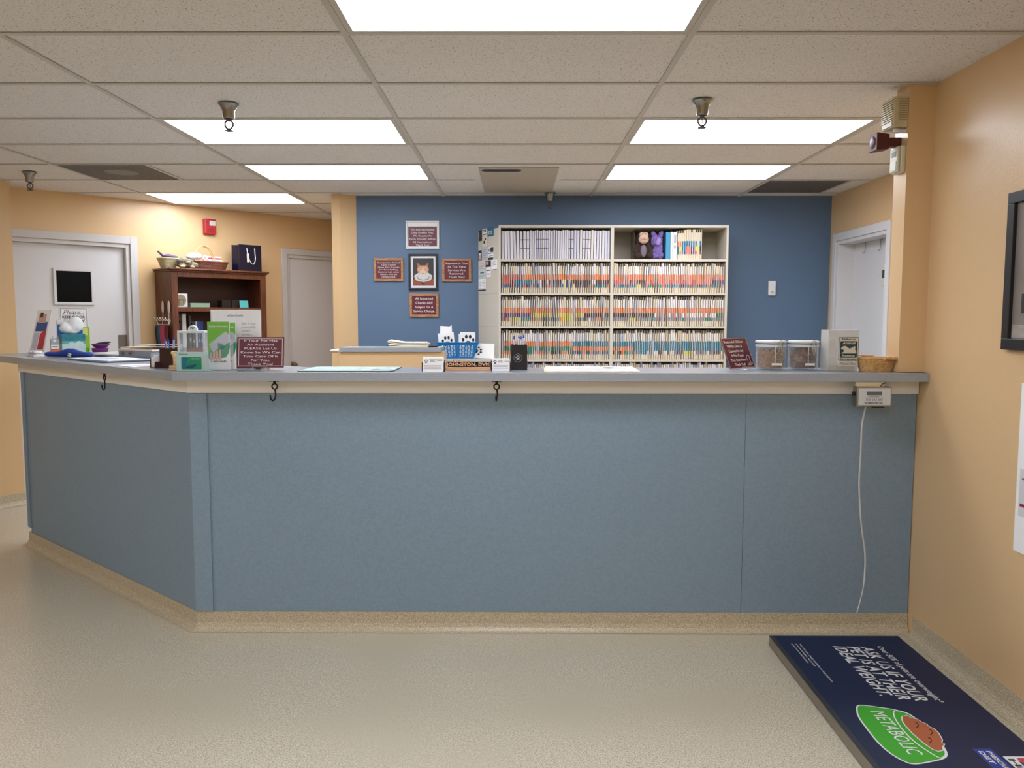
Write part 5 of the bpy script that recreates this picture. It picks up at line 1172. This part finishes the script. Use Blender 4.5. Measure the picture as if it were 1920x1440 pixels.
mb.prismy([(-w*.42,h*.11),(-w*.06,h*.11),(-w*.06,h*.47),(-w*.42,h*.47)],y0,y1,mat('leaflet_lilac',(206,200,212),.5),mx); mb.prismy([(-w*.42,h*.085),(w*.40,h*.085),(w*.40,h*.095),(-w*.42,h*.095)],y0-.0008,y1-.0008,DG,mx)
mb.build('print', t)
# folded coupons
p = L_(60,668,.02)
t = thing('folded_papers', 'small pile of folded white and pink papers at the far left of the counter', 'papers', p, CA)
mb = MB(); mb.box(-.06,.055,-.03,.03,0,.006,PAPER); mb.build('lower_paper', t, .001)
mb = MB(); mb.box(-.04,.055,-.02,.035,.0062,.016,mat('pinkish_paper',(220,210,208),.7),Matrix.Rotation(R(3),4,'Z')); mb.build('middle_paper', t, .001)
mb = MB(); mb.grid(lambda u,v: Vector((-.07+.12*u,-.02+.05*v,.0185+.012*math.sin(u*7)**2)),14,3,PAPER); o = mb.build('curled_paper', t, smooth=True, fix=False); o.modifiers.new('s','SOLIDIFY').thickness = .0012
# wipes tub
t = thing('wipes_tub', 'white and blue tub of wipes with a red and white letter mark behind the tissues', 'tub', L_(106,662,.09), R(33))
w, d, h = .150, .09, .215
MB().box(-w/2,w/2,0,d,0,h-.028,WHITE).build('tub_body', t, .008, seg=3)
MB().box(-w/2-.003,w/2+.003,-.003,d+.003,h-.0275,h,WHITE).build('lid', t, .006, seg=3)
mb = MB(); mb.box(-w/2+.001,w/2-.001,-.0012,-.0003,.105,h-.030,mat('tub_blue',(24,98,176),.35)); mb.prismy([(-w/2+.001,.09),(w/2-.001,.06),(w/2-.001,.11),(-w/2+.001,.115)],-.0016,-.0013,mat('tub_light_blue',(96,160,206),.35)); mb.prismy([(-.004,.125),(.022,.142),(.048,.125),(.022,.108)],-.002,-.0017,mat('tub_red',(170,40,60),.4)); mb.build('label', t)
text_mesh('C', .016, .024, WHITE, parent=t, mx=up_at(.026,-.0021,.125), bold=.05)
# sanitizer bottle
t = thing('sanitizer_bottle', 'small clear bottle with a white label and orange base, left of the tissue box', 'bottle', L_(107,664,-.01), R(33))
w, d = .052, .034
MB().box(-w/2,w/2,0,d,.030,.098,mat('bottle_grey_clear',(168,182,182),.15)).build('bottle_body', t, .006, seg=3)
MB().box(-w/2,w/2,0,d,0,.0295,mat('bottle_orange',(240,122,60),.3)).build('orange_base', t, .004)
MB().box(-.010,.010,.008,.026,.0985,.116,WHITE).build('cap', t, .002)
mb = MB(); mb.box(-w*.42,w*.42,-.0012,-.0003,.034,.060,PAPER); mb.box(-w*.3,w*.3,-.0016,-.0013,.045,.050,DG); mb.box(-w*.16,w*.16,-.0012,-.0003,.078,.094,PAPER); mb.build('label', t)
# tissue box and tissue
t = thing('tissue_box', 'teal and white tissue box with a white tissue puffing out', 'tissue box', L_(124,664,.05), R(37))
w, h = .135, .126; d = .11
TBt = mat('tissue_box_teal',(38,124,136),.5,noise=(30,.3)); TBw = mat('tissue_box_white',(196,216,212),.5,noise=(40,.08)); TBm = mat('tissue_box_mid',(96,170,170),.5,noise=(40,.2))
MB().box(-w/2,w/2,0,d,0,h*.50,TBw).box(-w/2,w/2,0,d,h*.50,h*.66,TBm).box(-w/2,w/2,0,d,h*.66,h,TBt).build('box_body', t)
mb = MB(); mb.prismy([(-w*.32,h*.1),(w*.35,h*.1),(w*.40,h*.60),(w*.2,h*.66),(w*.05,h*.55),(-w*.1,h*.62),(-w*.32,h*.5)],-.0008,-.0002,TBw); mb.build('print', t)
TISS = mat('tissue_white',(230,232,230),.8)
o = blob('tissue', [((.022,d/2,h+.062),(.050,.034,.052)),((-.03,d/2,h+.036),(.046,.032,.034)),((.002,d/2,h+.014),(.036,.026,.0135)),((-.04,d/2,h+.05),(.030,.024,.030))], TISS, t, .006, .010, .05)
# green box behind tissues
t = thing('green_box', 'lime green box partly hidden behind the tissue box', 'box', L_(98,660,.17), R(33)); LM = mat('lime_green_print',(150,190,50),.5)
mb = MB(); mb.box(-.07,.072,0,.045,0,.165,LM); mb.build('box_body', t, .001); MB().box(-.066,.058,-.001,-.0002,.11,.16,mat('pale_lime_print',(214,220,120),.5)).build('pale_panel', t)
t = thing('small_bottle', 'small green and black capped bottle right of the tissue box', 'bottle', L_(154,663,.03), CA)
mb = MB(); mb.cyl(0,0,0,.040,.013,mat('bright_green_plastic',(110,196,50),.4),n=20); mb.build('bottle_body', t, smooth=True); mb = MB(); mb.cyl(-.012,-.004,0,.038,.011,mat('dark_green_plastic',(20,48,34),.4),n=20); mb.build('dark_bottle', t, smooth=True)
# purple grooming thing
t = thing('grooming_brush', 'purple oval pet brush standing on its bristles beside the green bottle', 'brush', L_(179,663,.03), R(28)); PP = mat('purple_plastic',(106,44,110),.3)
mb = MB(); mb.lathe([(0,.002),(.030,.002),(.036,.010),(.040,.030),(.041,.034),(.036,.036),(0,.036)],PP,28,mx=Matrix.Diagonal((1.25,.8,1,1))); mb.build('bristle_base', t, smooth=True)
mb = MB(); mb.lathe([(0,.037),(.020,.037),(.030,.044),(.040,.056),(.046,.064),(.040,.071),(0,.073)],PP,28,mx=Matrix.Translation((.004,0,0)) @ Matrix.Diagonal((1.2,.8,.9,1))); mb.build('handle', t, smooth=True)
mb = MB(); mb.ball((.018,-.002,.067),(.050,.028,.0085),mat('dark_lens_grey',(44,38,46),.25),Matrix.Rotation(R(-7),4,'Y'),n=18); mb.build('dark_top', t, smooth=True)
# blue rolled cloth with a white letter
p = L_(123,670,.02)
t = thing('blue_pouch', 'royal blue rolled fabric pouch with a white letter S on the left run', 'pouch', p, CA+R(27)); BLUEF = mat('royal_blue_fabric',(38,66,150),.7,bump=(200,.3,.002))
blob('fabric', [((x_,0,.0165+.010*math.exp(-((x_-.01)/.05)**2)),(.032,.03,.0155+.012*math.exp(-((x_-.01)/.05)**2))) for x_ in [-.135+.0225*k for k in range(13)]], BLUEF, t, .0045)
text_mesh('S', .026, .022, WHITE, parent=t, mx=Matrix.Translation((.035,-.0335,.014)) @ Matrix.Rotation(R(18),4,'Y') @ UP, bold=.05, ext=.003)

# ------------------------------------------------------------------ half wall and rear desk things
t = thing('folder_pile', 'pile of cream folders and papers on the grey cap of the low tan wall', 'papers', (-.735,5.50,1.2295), R(0)); CRM = mat('cream_folder',(228,214,178),.7)
mb = MB(); mb.box(-.125,.135,-.09,.09,0,.008,CRM); mb.build('lower_folder', t, .001)
for k, (z, w_, rz_, m_) in enumerate(((.0085,.26,.02,PAPER),(.0185,.27,-.03,CRM))):
    mb = MB(); mb.grid(lambda u,v: Vector((-w_/2+w_*u,-.085+.17*v,z+.026*max(0,.35-u)**1.2*(k+1))),14,3,m_,mx=Matrix.Rotation(rz_,4,'Z')); o = mb.build('upper_folder', t, smooth=True, fix=False); s_ = o.modifiers.new('s','SOLIDIFY'); s_.thickness = .008; s_.offset = 1
mb = MB(); mb.grid(lambda u,v: Vector((-.13+.255*u,-.085+.17*v,.0285+.040*max(0,.40-u)**1.1)),14,3,PAPER,mx=Matrix.Rotation(.02,4,'Z')); o = mb.build('curled_sheets', t, smooth=True, fix=False); s_ = o.modifiers.new('s','SOLIDIFY'); s_.thickness = .006; s_.offset = 1
o = MB().box(-.03,.03,-.012,.012,0,.009,BLACK).build('clip'); place(o,(-.565,5.47,1.2295),R(-12)); tag(o,'small flat black clip right of the cream folder pile','clip')
# blue basket
t = thing('plastic_basket', 'bright blue plastic basket with round holes on the rear desk', 'basket', (-.432,6.0,1.1285), 0); BB = mat('basket_blue',(14,120,186),.35)
h = .115; wb, wt = .235, .305; db, dt = .15, .20
def holed_wall(mb, cols, rows):
    pass
# front and back walls: a lattice built around octagonal holes
def lattice(mb, P, nu, nv, sizes, m, th=.0025):
    """P(u,v) maps to the wall; each cell is a square frame around an octagonal hole"""
    for i in range(nu):
        for j in range(nv):
            u0, u1, v0, v1 = i/nu, (i+1)/nu, j/nv, (j+1)/nv; cu, cv = (u0+u1)/2, (v0+v1)/2; s_ = sizes(i,j)
            outer = [(u1,cv),(u1,v1),(cu,v1),(u0,v1),(u0,cv),(u0,v0),(cu,v0),(u1,v0)]
            inner = [(cu+(u1-u0)*s_/2*math.cos(PI*k/4),cv+(v1-v0)*s_/2*math.sin(PI*k/4)) for k in range(8)]
            vo = [mb.bm.verts.new(P(*q)) for q in outer]; vi = [mb.bm.verts.new(P(*q)) for q in inner]
            for k in range(8): mb.bm.faces.new((vo[k],vo[(k+1)%8],vi[(k+1)%8],vi[k]))
            mb._fin(vo+vi, m)
mb = MB(); z0_, z1_ = .010, .100
def wl(f): return wb/2+(wt/2-wb/2)*f
def dl(f): return db/2+(dt/2-db/2)*f
sz = lambda i,j: [.86,.58][(i+j)%2]
for sg in (-1,1): lattice(mb, lambda u,v,sg=sg: Vector(((u-.5)*2*(wl(z0_/h)-.012)*1.0*(1+.12*v),sg*dl((z0_+(z1_-z0_)*v)/h),z0_+(z1_-z0_)*v)), 11, 6, sz, BB)
def sheetw(a, b_, c_, d_): vs = [mb.bm.verts.new(q) for q in (a,b_,c_,d_)]; mb.bm.faces.new(vs); mb._fin(vs, BB)
for sg in (-1,1):
    Y0, Y1 = sg*dl(z0_/h), sg*dl(z1_/h); yb, yt = sg*dl(0), sg*dl(1)
    for sx in (-1,1):
        xa = sx*(wl(z0_/h)-.012); xb = sx*(wl(z0_/h)-.012)*1.12
        sheetw((xa,Y0,z0_),(sx*wl(z0_/h),Y0,z0_),(sx*wl(z1_/h),Y1,z1_),(xb,Y1,z1_))
    sheetw((-wl(0),yb,0),(wl(0),yb,0),(wl(z0_/h),Y0,z0_),(-wl(z0_/h),Y0,z0_)); sheetw((-wl(z1_/h),Y1,z1_),(wl(z1_/h),Y1,z1_),(wl(1),yt,h),(-wl(1),yt,h))
for sx in (-1,1): sheetw((sx*wl(0),-dl(0),0),(sx*wl(0),dl(0),0),(sx*wl(1),dl(1),h),(sx*wl(1),-dl(1),h))
sheetw((-wl(0),-dl(0),.001),(wl(0),-dl(0),.001),(wl(0),dl(0),.001),(-wl(0),dl(0),.001))
bmesh.ops.remove_doubles(mb.bm, verts=mb.bm.verts, dist=.0002)
o = mb.build('basket_body', t, fix=False); s_ = o.modifiers.new('s','SOLIDIFY'); s_.thickness = .0025; s_.offset = 0
mb = MB(); W2, Dd = wt/2+.006, dt/2+.006
for (a_,b_,c_,d_) in ((-W2,W2,-Dd,-Dd+.010),(-W2,W2,Dd-.010,Dd),(-W2,-W2+.010,-Dd+.010,Dd-.010),(W2-.010,W2,-Dd+.010,Dd-.010)): mb.box(a_,b_,c_,d_,h-.0005,h+.005,BB)
mb.build('rim', t, .002)
# paw papers inside
def pawcard(label, dx, dy, w, h, z0, tilt, px_, pz_, s_, rz_=0, yext=None, loc=None, rot=None, extra=None):
    t = thing('paw_print_card', label, 'card', loc or (-.432+dx,6.0+dy,z0), rz_, None)
    mx = (rot or Matrix()) @ Matrix.Rotation(tilt,4,'Y') 
    mb = MB(); mb.box(-w/2,w/2,0,.003,0,h,PAPER,mx); mb.build('card', t)
    mb = MB(); paw(mb,0,0,s_,-.0006,-.0001,BLACK)
    bmesh.ops.transform(mb.bm, matrix=mx @ Matrix.Translation((px_,0,pz_)) @ Matrix.Rotation(yext or 0,4,'Y'), verts=mb.bm.verts); mb.build('paw_print', t)
    return t
pawcard('white paw print card with an uneven top at the left in the blue basket', -.075, -.055, .118, .175, 1.142, R(-5), .006, .108, .062)
o = MB().prismy([(-.055,0),(.048,0),(.034,.232),(.020,.222),(-.050,.226)],0,.002,PAPER).build('white_paper'); place(o,(-.432-.082,6.0-.035,1.142)); tag(o,'tallest white paper standing at the left in the blue basket','paper')
pawcard('white paw print card at the right in the blue basket', .070, -.055, .112, .180, 1.142, R(1), .004, .112, .072)
o = MB().box(-.055,.055,0,.002,0,.168,PAPER).build('white_paper'); place(o,(-.432+.060,6.0-.045,1.142)); tag(o,'white paper just behind the right paw print card in the blue basket','paper')
pawcard('large white card with a sideways paw print, right of the blue basket', 0, 0, .165, .108, 1.129, R(2), -.040, .052, .048, loc=(-.247,5.935,1.1315), yext=R(90), rot=Matrix.Rotation(R(-6),4,'X'))

# ------------------------------------------------------------------ wall end gear, right
SXW = 1.68
# local frame: facing -X ; local x = -Y
t = thing('wall_speaker', 'beige louvred wall chime box at the top of the tan wall end', 'chime box', (SXW-.0005,3.588,2.252), -PI/2)
BGE = mat('beige_plastic',(206,194,158),.4)
w, h, d = .112, .128, .062
mb = MB(); mb.box(-w/2,w/2,-d,0,0,h,BGE); mb.build('housing', t, .004)
mb = MB()
for k in range(10): z = .028+.0096*k; mb.box(-w/2+.006,w/2-.004,-d-.0062,-d-.0003,z,z+.0050,BGE); mb.box(w/2+.0004,w/2+.002,-d+.02,-.006,z,z+.004,mat('beige_shadow_slot',(164,150,116),.5))
mb.build('louvres', t)
MB().box(-w/2+.012,w/2-.010,-d-.0038,-d-.0003,.006,.026,BGE).build('label_strip', t, .001)
t = thing('wall_beacon', 'dark maroon box beacon sticking out of the tan wall end', 'beacon', (SXW-.0005,3.60,2.162), -PI/2)
MBx = mat('dark_maroon_plastic',(84,34,32),.55)
mb = MB(); mb.box(-.018,.018,-.055,0,.018,.056,MBx); mb.build('neck', t, .003)
mb = MB(); V = [(-.042,-.118,-.002),(.042,-.118,-.002),(.042,-.118,.074),(-.042,-.118,.074),(-.026,-.056,.006),(.026,-.056,.006),(.026,-.056,.070),(-.026,-.056,.070)]
vs = [mb.bm.verts.new(v) for v in V]
for f in ((0,1,2,3),(4,5,6,7),(0,1,5,4),(1,2,6,5),(2,3,7,6),(3,0,4,7)): mb.bm.faces.new([vs[i] for i in f])
mb._fin(vs, MBx); mb.build('lens_hood', t, .003)
MB().ball((0,-.116,.036),(.030,.008,.028),mat('maroon_lens',(96,36,36),.45),n=16).build('lens', t, smooth=True)
t = thing('wall_fitting', 'short white round fitting between the chime box and the beacon', 'fitting', (SXW-.0005,3.555,2.240), 0)
mb = MB(); mb.cyl(0,0,0,.04,.010,WHITE,n=16,mx=Matrix.Rotation(-PI/2,4,'Y')); mb.ball((-.036,0,0),(.018,.012,.012),WHITE,n=14); mb.build('fitting_body', t, smooth=True)
t = thing('thermostat', 'ivory wall thermostat with a grey display below the maroon beacon', 'thermostat', (SXW-.0005,3.575,2.062), -PI/2)
IV = mat('ivory_plastic',(214,208,184),.35)
MB().box(-.045,.035,-.020,0,0,.116,IV).build('base', t, .004, seg=3)
MB().box(-.040,.030,-.034,-.0203,.004,.112,IV).build('cover', t, .005, seg=3)
MB().box(-.022,.018,-.0352,-.0342,.070,.092,mat('lcd_grey',(120,128,118),.2)).build('display', t)
MB().box(-.030,.022,-.0362,-.0342,.010,.050,mat('pale_ivory_flap',(226,222,206),.35)).build('flap', t, .001)

# right wall: framed picture and poster, cut by the picture's edge
t = thing('framed_picture', 'black framed grey picture on the right wall, cut by the photo edge', 'picture', (RX-.0005,2.948,1.321), -PI/2)
w, h, fw = .66, .562, .040; BF = mat('black_frame_wood',(26,26,28),.35)
mb = MB()
for (xa,xb,za,zb) in ((0,w,h-fw,h),(0,w,0,fw),(0,fw,fw,h-fw),(w-fw,w,fw,h-fw)): mb.box(xa,xb,-.022,0,za,zb,BF)
mb.build('frame', t, .002)
MB().box(fw,w-fw,-.009,-.001,fw,h-fw,mat('picture_grey',(128,118,110),.35,noise=(6,.2))).build('picture', t)
mb = MB(); mb.box(fw+.003,fw+.10,-.0096,-.0092,fw+.003,fw+.05,mat('picture_pale_blot',(170,160,150),.5,noise=(20,.2))); mb.box(fw+.05,fw+.3,-.0098,-.0092,fw+.09,fw+.16,mat('picture_dark_blot',(40,38,38),.5)); mb.build('picture_detail', t)
t = thing('wall_poster', 'white poster low on the right wall under the black framed picture', 'poster', (RX-.0005,2.842,.603), -PI/2)
mb = MB(); mb.box(0,.62,-.002,0,0,.603,PAPER); mb.build('sheet', t)
mb = MB()
for (a_,b_,c_,d_,m_) in ((.018,.30,.13,.30,mat('poster_pale',(216,214,216),.6)),): mb.box(a_,b_,-.0026,-.0022,c_,d_,m_)
mb.box(.03,.2,-.003,-.0027,.262,.268,DG); mb.box(.025,.25,-.003,-.0027,.165,.176,mat('poster_crimson',(150,40,70),.5)); mb.build('print', t)

# ------------------------------------------------------------------ pet scale on the floor
SC = thing('pet_scale', 'low floor scale with a steel edge and a navy printed top at lower right', 'scale', (0,0,0))
x0, x1, y0, y1, zt_ = 1.108, 1.672, 2.18, 3.412, .050
mb = MB(); mb.box(x0,x1,y0,y1,.006,.046,STEEL); mb.build('platform', SC, .002)
for (a_, b_) in ((x0+.05,y0+.05),(x1-.05,y0+.05),(x0+.05,y1-.05),(x1-.05,y1-.05)): MB().cyl(a_,b_,.0005,.0058,.02,BLACK,n=16).build('foot', SC)
NVY = mat('navy_mat_print',(10,28,66),.55,noise=(300,.05)); NVE = mat('mat_dark_edge',(44,48,58),.5)
mb = MB(); mb.box(x0+.001,x1-.001,y0+.001,y1-.001,.0462,.0485,NVE); mb.build('mat_backing', SC)
mb = MB(); mb.box(x0+.022,x1-.006,y0+.02,y1-.006,.0486,.0495,NVY); mb.build('mat', SC)
def GZ(x, y): p = atZ(1420+x/3.84, 1180+y/3.84, zt_); return (p.x, p.y)
def gflat(mb, pts, m, k): mb.prism(pts, .0496+.0002*k, .04975+.0002*k, m)
SCW = mat('print_white',(232,232,236),.5); BG_ = mat('bowl_green',(64,170,44),.45); FD = mat('food_brown',(176,98,60),.5)
def smooth_loop(P, n=5):
    out = []; N = len(P)
    for i in range(N):
        p0_, p1_, p2_, p3_ = [Vector(P[(i+k-1)%N]) for k in range(4)]
        for q in range(n):
            t_ = q/n; out.append(tuple(.5*((2*p1_)+(-p0_+p2_)*t_+(2*p0_-5*p1_+4*p2_-p3_)*t_*t_+(-p0_+3*p1_-3*p2_+p3_)*t_**3)))
    return out
def grow(P, d):
    c = Vector((sum(p[0] for p in P)/len(P), sum(p[1] for p in P)/len(P))); out = []; n = len(P)
    for i in range(n):
        a = Vector(P[i-1]); b_ = Vector(P[(i+1)%n]); tt = (b_-a).normalized(); nn = Vector((tt.y,-tt.x))
        if nn.dot(Vector(P[i])-c) < 0 and abs(nn.dot((Vector(P[i])-c).normalized())) > .2: nn = -nn
        q = Vector(P[i])+nn*d; out.append((q.x,q.y))
    return out
BO = [GZ(*q) for q in ((735,548),(860,560),(990,580),(1090,610),(1180,680),(1280,770),(1345,860),(1358,905),(1325,930),(1230,952),(1130,966),(1060,948),(960,890),(870,810),(790,710),(740,640),(722,590))]
BO = smooth_loop(BO)
mb = MB(); gflat(mb, grow(BO,.0045), SCW, 0); gflat(mb, grow(BO,-.001), BG_, 1); mb.build('bowl_print', SC)
rim = [GZ(*q) for q in ((990,585),(1080,605),(1150,650),(1230,720),(1310,800),(1355,880),(1350,915),(1310,925),(1230,880),(1130,810),(1050,730),(1000,660),(980,615))]
rim = smooth_loop(rim,4)
food = [GZ(*q) for q in ((1045,628),(1080,622),(1110,640),(1150,648),(1180,668),(1215,682),(1235,702),(1270,715),(1300,745),(1315,770),(1328,795),(1325,815),(1345,825),(1330,850),(1335,870),(1300,878),(1260,862),(1190,812),(1120,750),(1065,690),(1045,655))]
mb = MB(); gflat(mb, grow(rim,.001), SCW, 2); gflat(mb, grow(rim,-.0035), BG_, 3); gflat(mb, grow(food,.0035), SCW, 4); gflat(mb, food, FD, 5)
FDD = mat('food_dark_line',(70,30,30),.5)
for cx_, cy_ in ((1140,690),(1240,742),(1233,800)):
    arc = [GZ(cx_+22*math.cos(a)-2,cy_+20*math.sin(a)) for a in [R(-100+20*k) for k in range(10)]]
    wd = [.0015+.002*math.sin(PI*k/9) for k in range(10)]
    L1 = [(p[0],p[1]-w_) for p, w_ in zip(arc,wd)]; L2 = [(p[0],p[1]+w_) for p, w_ in zip(arc,wd)]
    gflat(mb, L1+L2[::-1], FDD, 6)
mb.build('food_print', SC)
def mat_text(body, ya, yb, xa, xb, m, bold=.0, shear=.2, k=3, name='lettering', **kw):
    """reads towards the viewer (-Y); letters stand up towards +X"""
    w_ = abs(ya-yb); h_ = abs(xb-xa); mx = Matrix.Translation(((xa+xb)/2,(ya+yb)/2,.0496+.0002*k)) @ Matrix(((0,1,0,0),(-1,0,0,0),(0,0,1,0),(0,0,0,1)))
    return text_mesh(body, w_, h_, m, name, SC, mx, bold=bold, shear=shear, ext=.0002, **kw)
mat_text('ASK US IF YOUR', 3.292, 2.812, 1.452, 1.503, SCW, .018, cs=1.06)
mat_text('PET IS AT THEIR', 3.292, 2.822, 1.396, 1.446, SCW, .018, cs=1.06)
mat_text('IDEAL WEIGHT.', 3.297, 2.850, 1.340, 1.390, SCW, .018, cs=1.06)
mat_text('Over 50% of pets are overweight*', 3.296, 2.800, 1.518, 1.552, SCW, .008)
mt = mat_text('METABOLIC', 2.735, 2.452, 1.252, 1.300, SCW, .0, .12)
mat_text("*For U.S. pets. Study of obesity in dogs and cats", 3.318, 2.96, 1.203, 1.214, SCW, .01, .1)
mat_text('are overweight, reported', 3.318, 3.10, 1.188, 1.198, SCW, .01, .1)
mat_text('pets from veterinarians', 3.318, 3.13, 1.172, 1.182, SCW, .01, .1)
mb = MB(); LB1 = mat('logo_blue',(30,60,150),.45); LB2 = mat('logo_red',(206,60,66),.45); LB3 = mat('logo_navy',(44,52,120),.45)
gflat(mb, [(1.475,2.49),(1.535,2.49),(1.535,2.26),(1.475,2.26)], LB1, 0); gflat(mb, [(1.545,2.445),(1.625,2.445),(1.625,2.26),(1.545,2.26)], SCW, 0)
gflat(mb, [(1.582,2.435),(1.620,2.435),(1.620,2.34),(1.60,2.27)], LB2, 1); gflat(mb, [(1.578,2.425),(1.595,2.39),(1.597,2.31),(1.578,2.34)], LB3, 2); mb.build('logo_print', SC)
mat_text("Hill's", 2.43, 2.30, 1.551, 1.573, mat('dark_ink',(60,62,66),.6), .03, .0)
mat_text('PRESCRIPTION', 2.475, 2.30, 1.509, 1.525, SCW, .04, .1); mat_text('DIET', 2.475, 2.40, 1.484, 1.500, SCW, .04, .1)
# scale display hung under the counter
t = thing('scale_display', 'white and steel digital scale display hung under the right end of the counter', 'scale display', (1.5455,3.452,1.052), 0)
w, h = .151, .086
mb = MB(); mb.box(-w/2,w/2,0,.045,0,h,STEEL); mb.build('housing', t, .003)
MB().box(-w/2+.007,w/2-.006,-.003,-.0003,.007,h-.006,mat('display_face_white',(206,210,214),.35)).build('face', t, .002)
MB().box(-.035,.030,-.0042,-.0032,.050,.066,mat('display_lcd',(98,102,104),.25)).build('screen', t, .001)
for k, x_ in enumerate((-.036,-.009,.016)):
    mb = MB(); e = .0009; bw_, bh_ = .017, .013; z_ = .026
    for (xa,xb,za,zb) in ((x_,x_+bw_,z_+bh_-e,z_+bh_),(x_,x_+bw_,z_,z_+e),(x_,x_+e,z_+e,z_+bh_-e),(x_+bw_-e,x_+bw_,z_+e,z_+bh_-e)): mb.box(xa,xb,-.0038,-.0031,za,zb,DG)
    if k == 1: mb.prismy([(x_+.005,z_+.004),(x_+.012,z_+.004),(x_+.0085,z_+.009)],-.0038,-.0031,DG)
    else: mb.box(x_+.003,x_+.014,-.0038,-.0031,z_+.0055,z_+.0072,DG)
    mb.build('button', t)
text_mesh('100 WEIGHT MEASUREMENTS', .045, .0028, DG, parent=t, mx=up_at(-.003,-.0031,.044), bold=.03)
text_mesh('The WEIGH-A-Way  Scale', .078, .0065, BLACK, parent=t, mx=up_at(-.004,-.0031,.016), bold=.05)
mb = MB(); mb.box(-w/2+.006,w/2-.03,.012,.035,h+.0005,h+.0185,BGE); mb.build('bracket', t); mb = MB(); mb.tube([(.03,.01,h+.002),(.035,.005,h+.012),(.048,.004,h+.018)],.002,BLACK,6); mb.build('screw_arm', t)
mb = MB(); mb.cyl(0,0,0,.010,.009,BLACK,n=16,mx=Matrix.Translation((-w/2-.0105,.022,.055)) @ Matrix.Rotation(PI/2,4,'Y')); mb.build('side_knob', t); MB().box(.005,.05,.01,.035,-.006,-.0005,BLACK).build('lower_clip', t)
# cable
cp = [(1620,765,3.49),(1616,800,3.50),(1614,850,3.512),(1611,900,3.518),(1612,940,3.52),(1615,985,3.52),(1622,1040,3.52),(1621,1080,3.51),(1619,1100,3.50),(1612,1130,3.485),(1605,1152,3.475)]
P = [tuple(atY(x,y,Y)) for x, y, Y in cp]
for x, y in ((1596,1168),(1586,1179),(1578,1183.5)): q = atZ(x,y,.012); P.append((q.x,q.y if q.y > 3.42 else 3.42,.014))
P[0] = (P[0][0],3.475,1.0505)
pp = [Vector(p) for p in P]; sm_ = []
for i in range(len(pp)-1):
    a = pp[max(i-1,0)]; b_ = pp[i]; c_ = pp[i+1]; d_ = pp[min(i+2,len(pp)-1)]
    for q in range(5): t_ = q/5; sm_.append(.5*((2*b_)+(-a+c_)*t_+(2*a-5*b_+4*c_-d_)*t_*t_+(-a+3*b_-3*c_+d_)*t_**3))
sm_.append(pp[-1])
o = MB().tube(sm_,[.0040 if v.z > .25 else .0028 for v in sm_],mat('cable_white',(206,204,202),.45),8).build('scale_cable', smooth='all'); tag(o,'white cable running down the blue counter from the scale display to the floor','cable')

# fine pieces belong to the part that carries them
CARRY = {'lettering':('plate','poster','sheet','mat','label','paper_label','cover_print','face','base','print','tub_body','anything'),'engraved_border':('plate',),'bevel_edge':('plate',),'engraved_puppy':('plate',),
         'border':('plate',),'glass':('window_frame',),'window_frame':('door_leaf',),'push_plate':('door_leaf',),'door_knob':('door_leaf',),'button':('face','housing'),'screen':('face',),
         'poster_print':('poster',),'logo_mark':('poster',),'cover_print':('pages',),'bowl_print':('mat',),'food_print':('mat',),'logo_print':('mat',),'paw_print':('card',),'paw_emblem':('cup',),
         'card_print':('front_card',),'lens':('lens_hood',),'display':('cover',),'flap':('cover',),'spine_label':('cover',),'picture_detail':('picture','dial'),'orange_base':('bottle_body',),'gift_tag':('bag_body',)}
def depth(o): return 0 if o.parent is None else 1+depth(o.parent)
for o in [o for o in bpy.data.objects if o.parent and o.parent.parent is None]:
    k = o.name.split('.')[0]
    if k in CARRY:
        for c in CARRY[k]:
            q = [p for p in o.parent.children if p.name.split('.')[0] == c and p is not o and p.parent is o.parent]
            if q: o['carry'] = q[0].name; break
todo = {o: bpy.data.objects[o['carry']] for o in bpy.data.objects if 'carry' in o}
for o, q in todo.items():
    del o['carry']
for o, q in todo.items():
    if q in todo:                       # no deeper than thing > part > sub-part
        continue
    o.parent = q
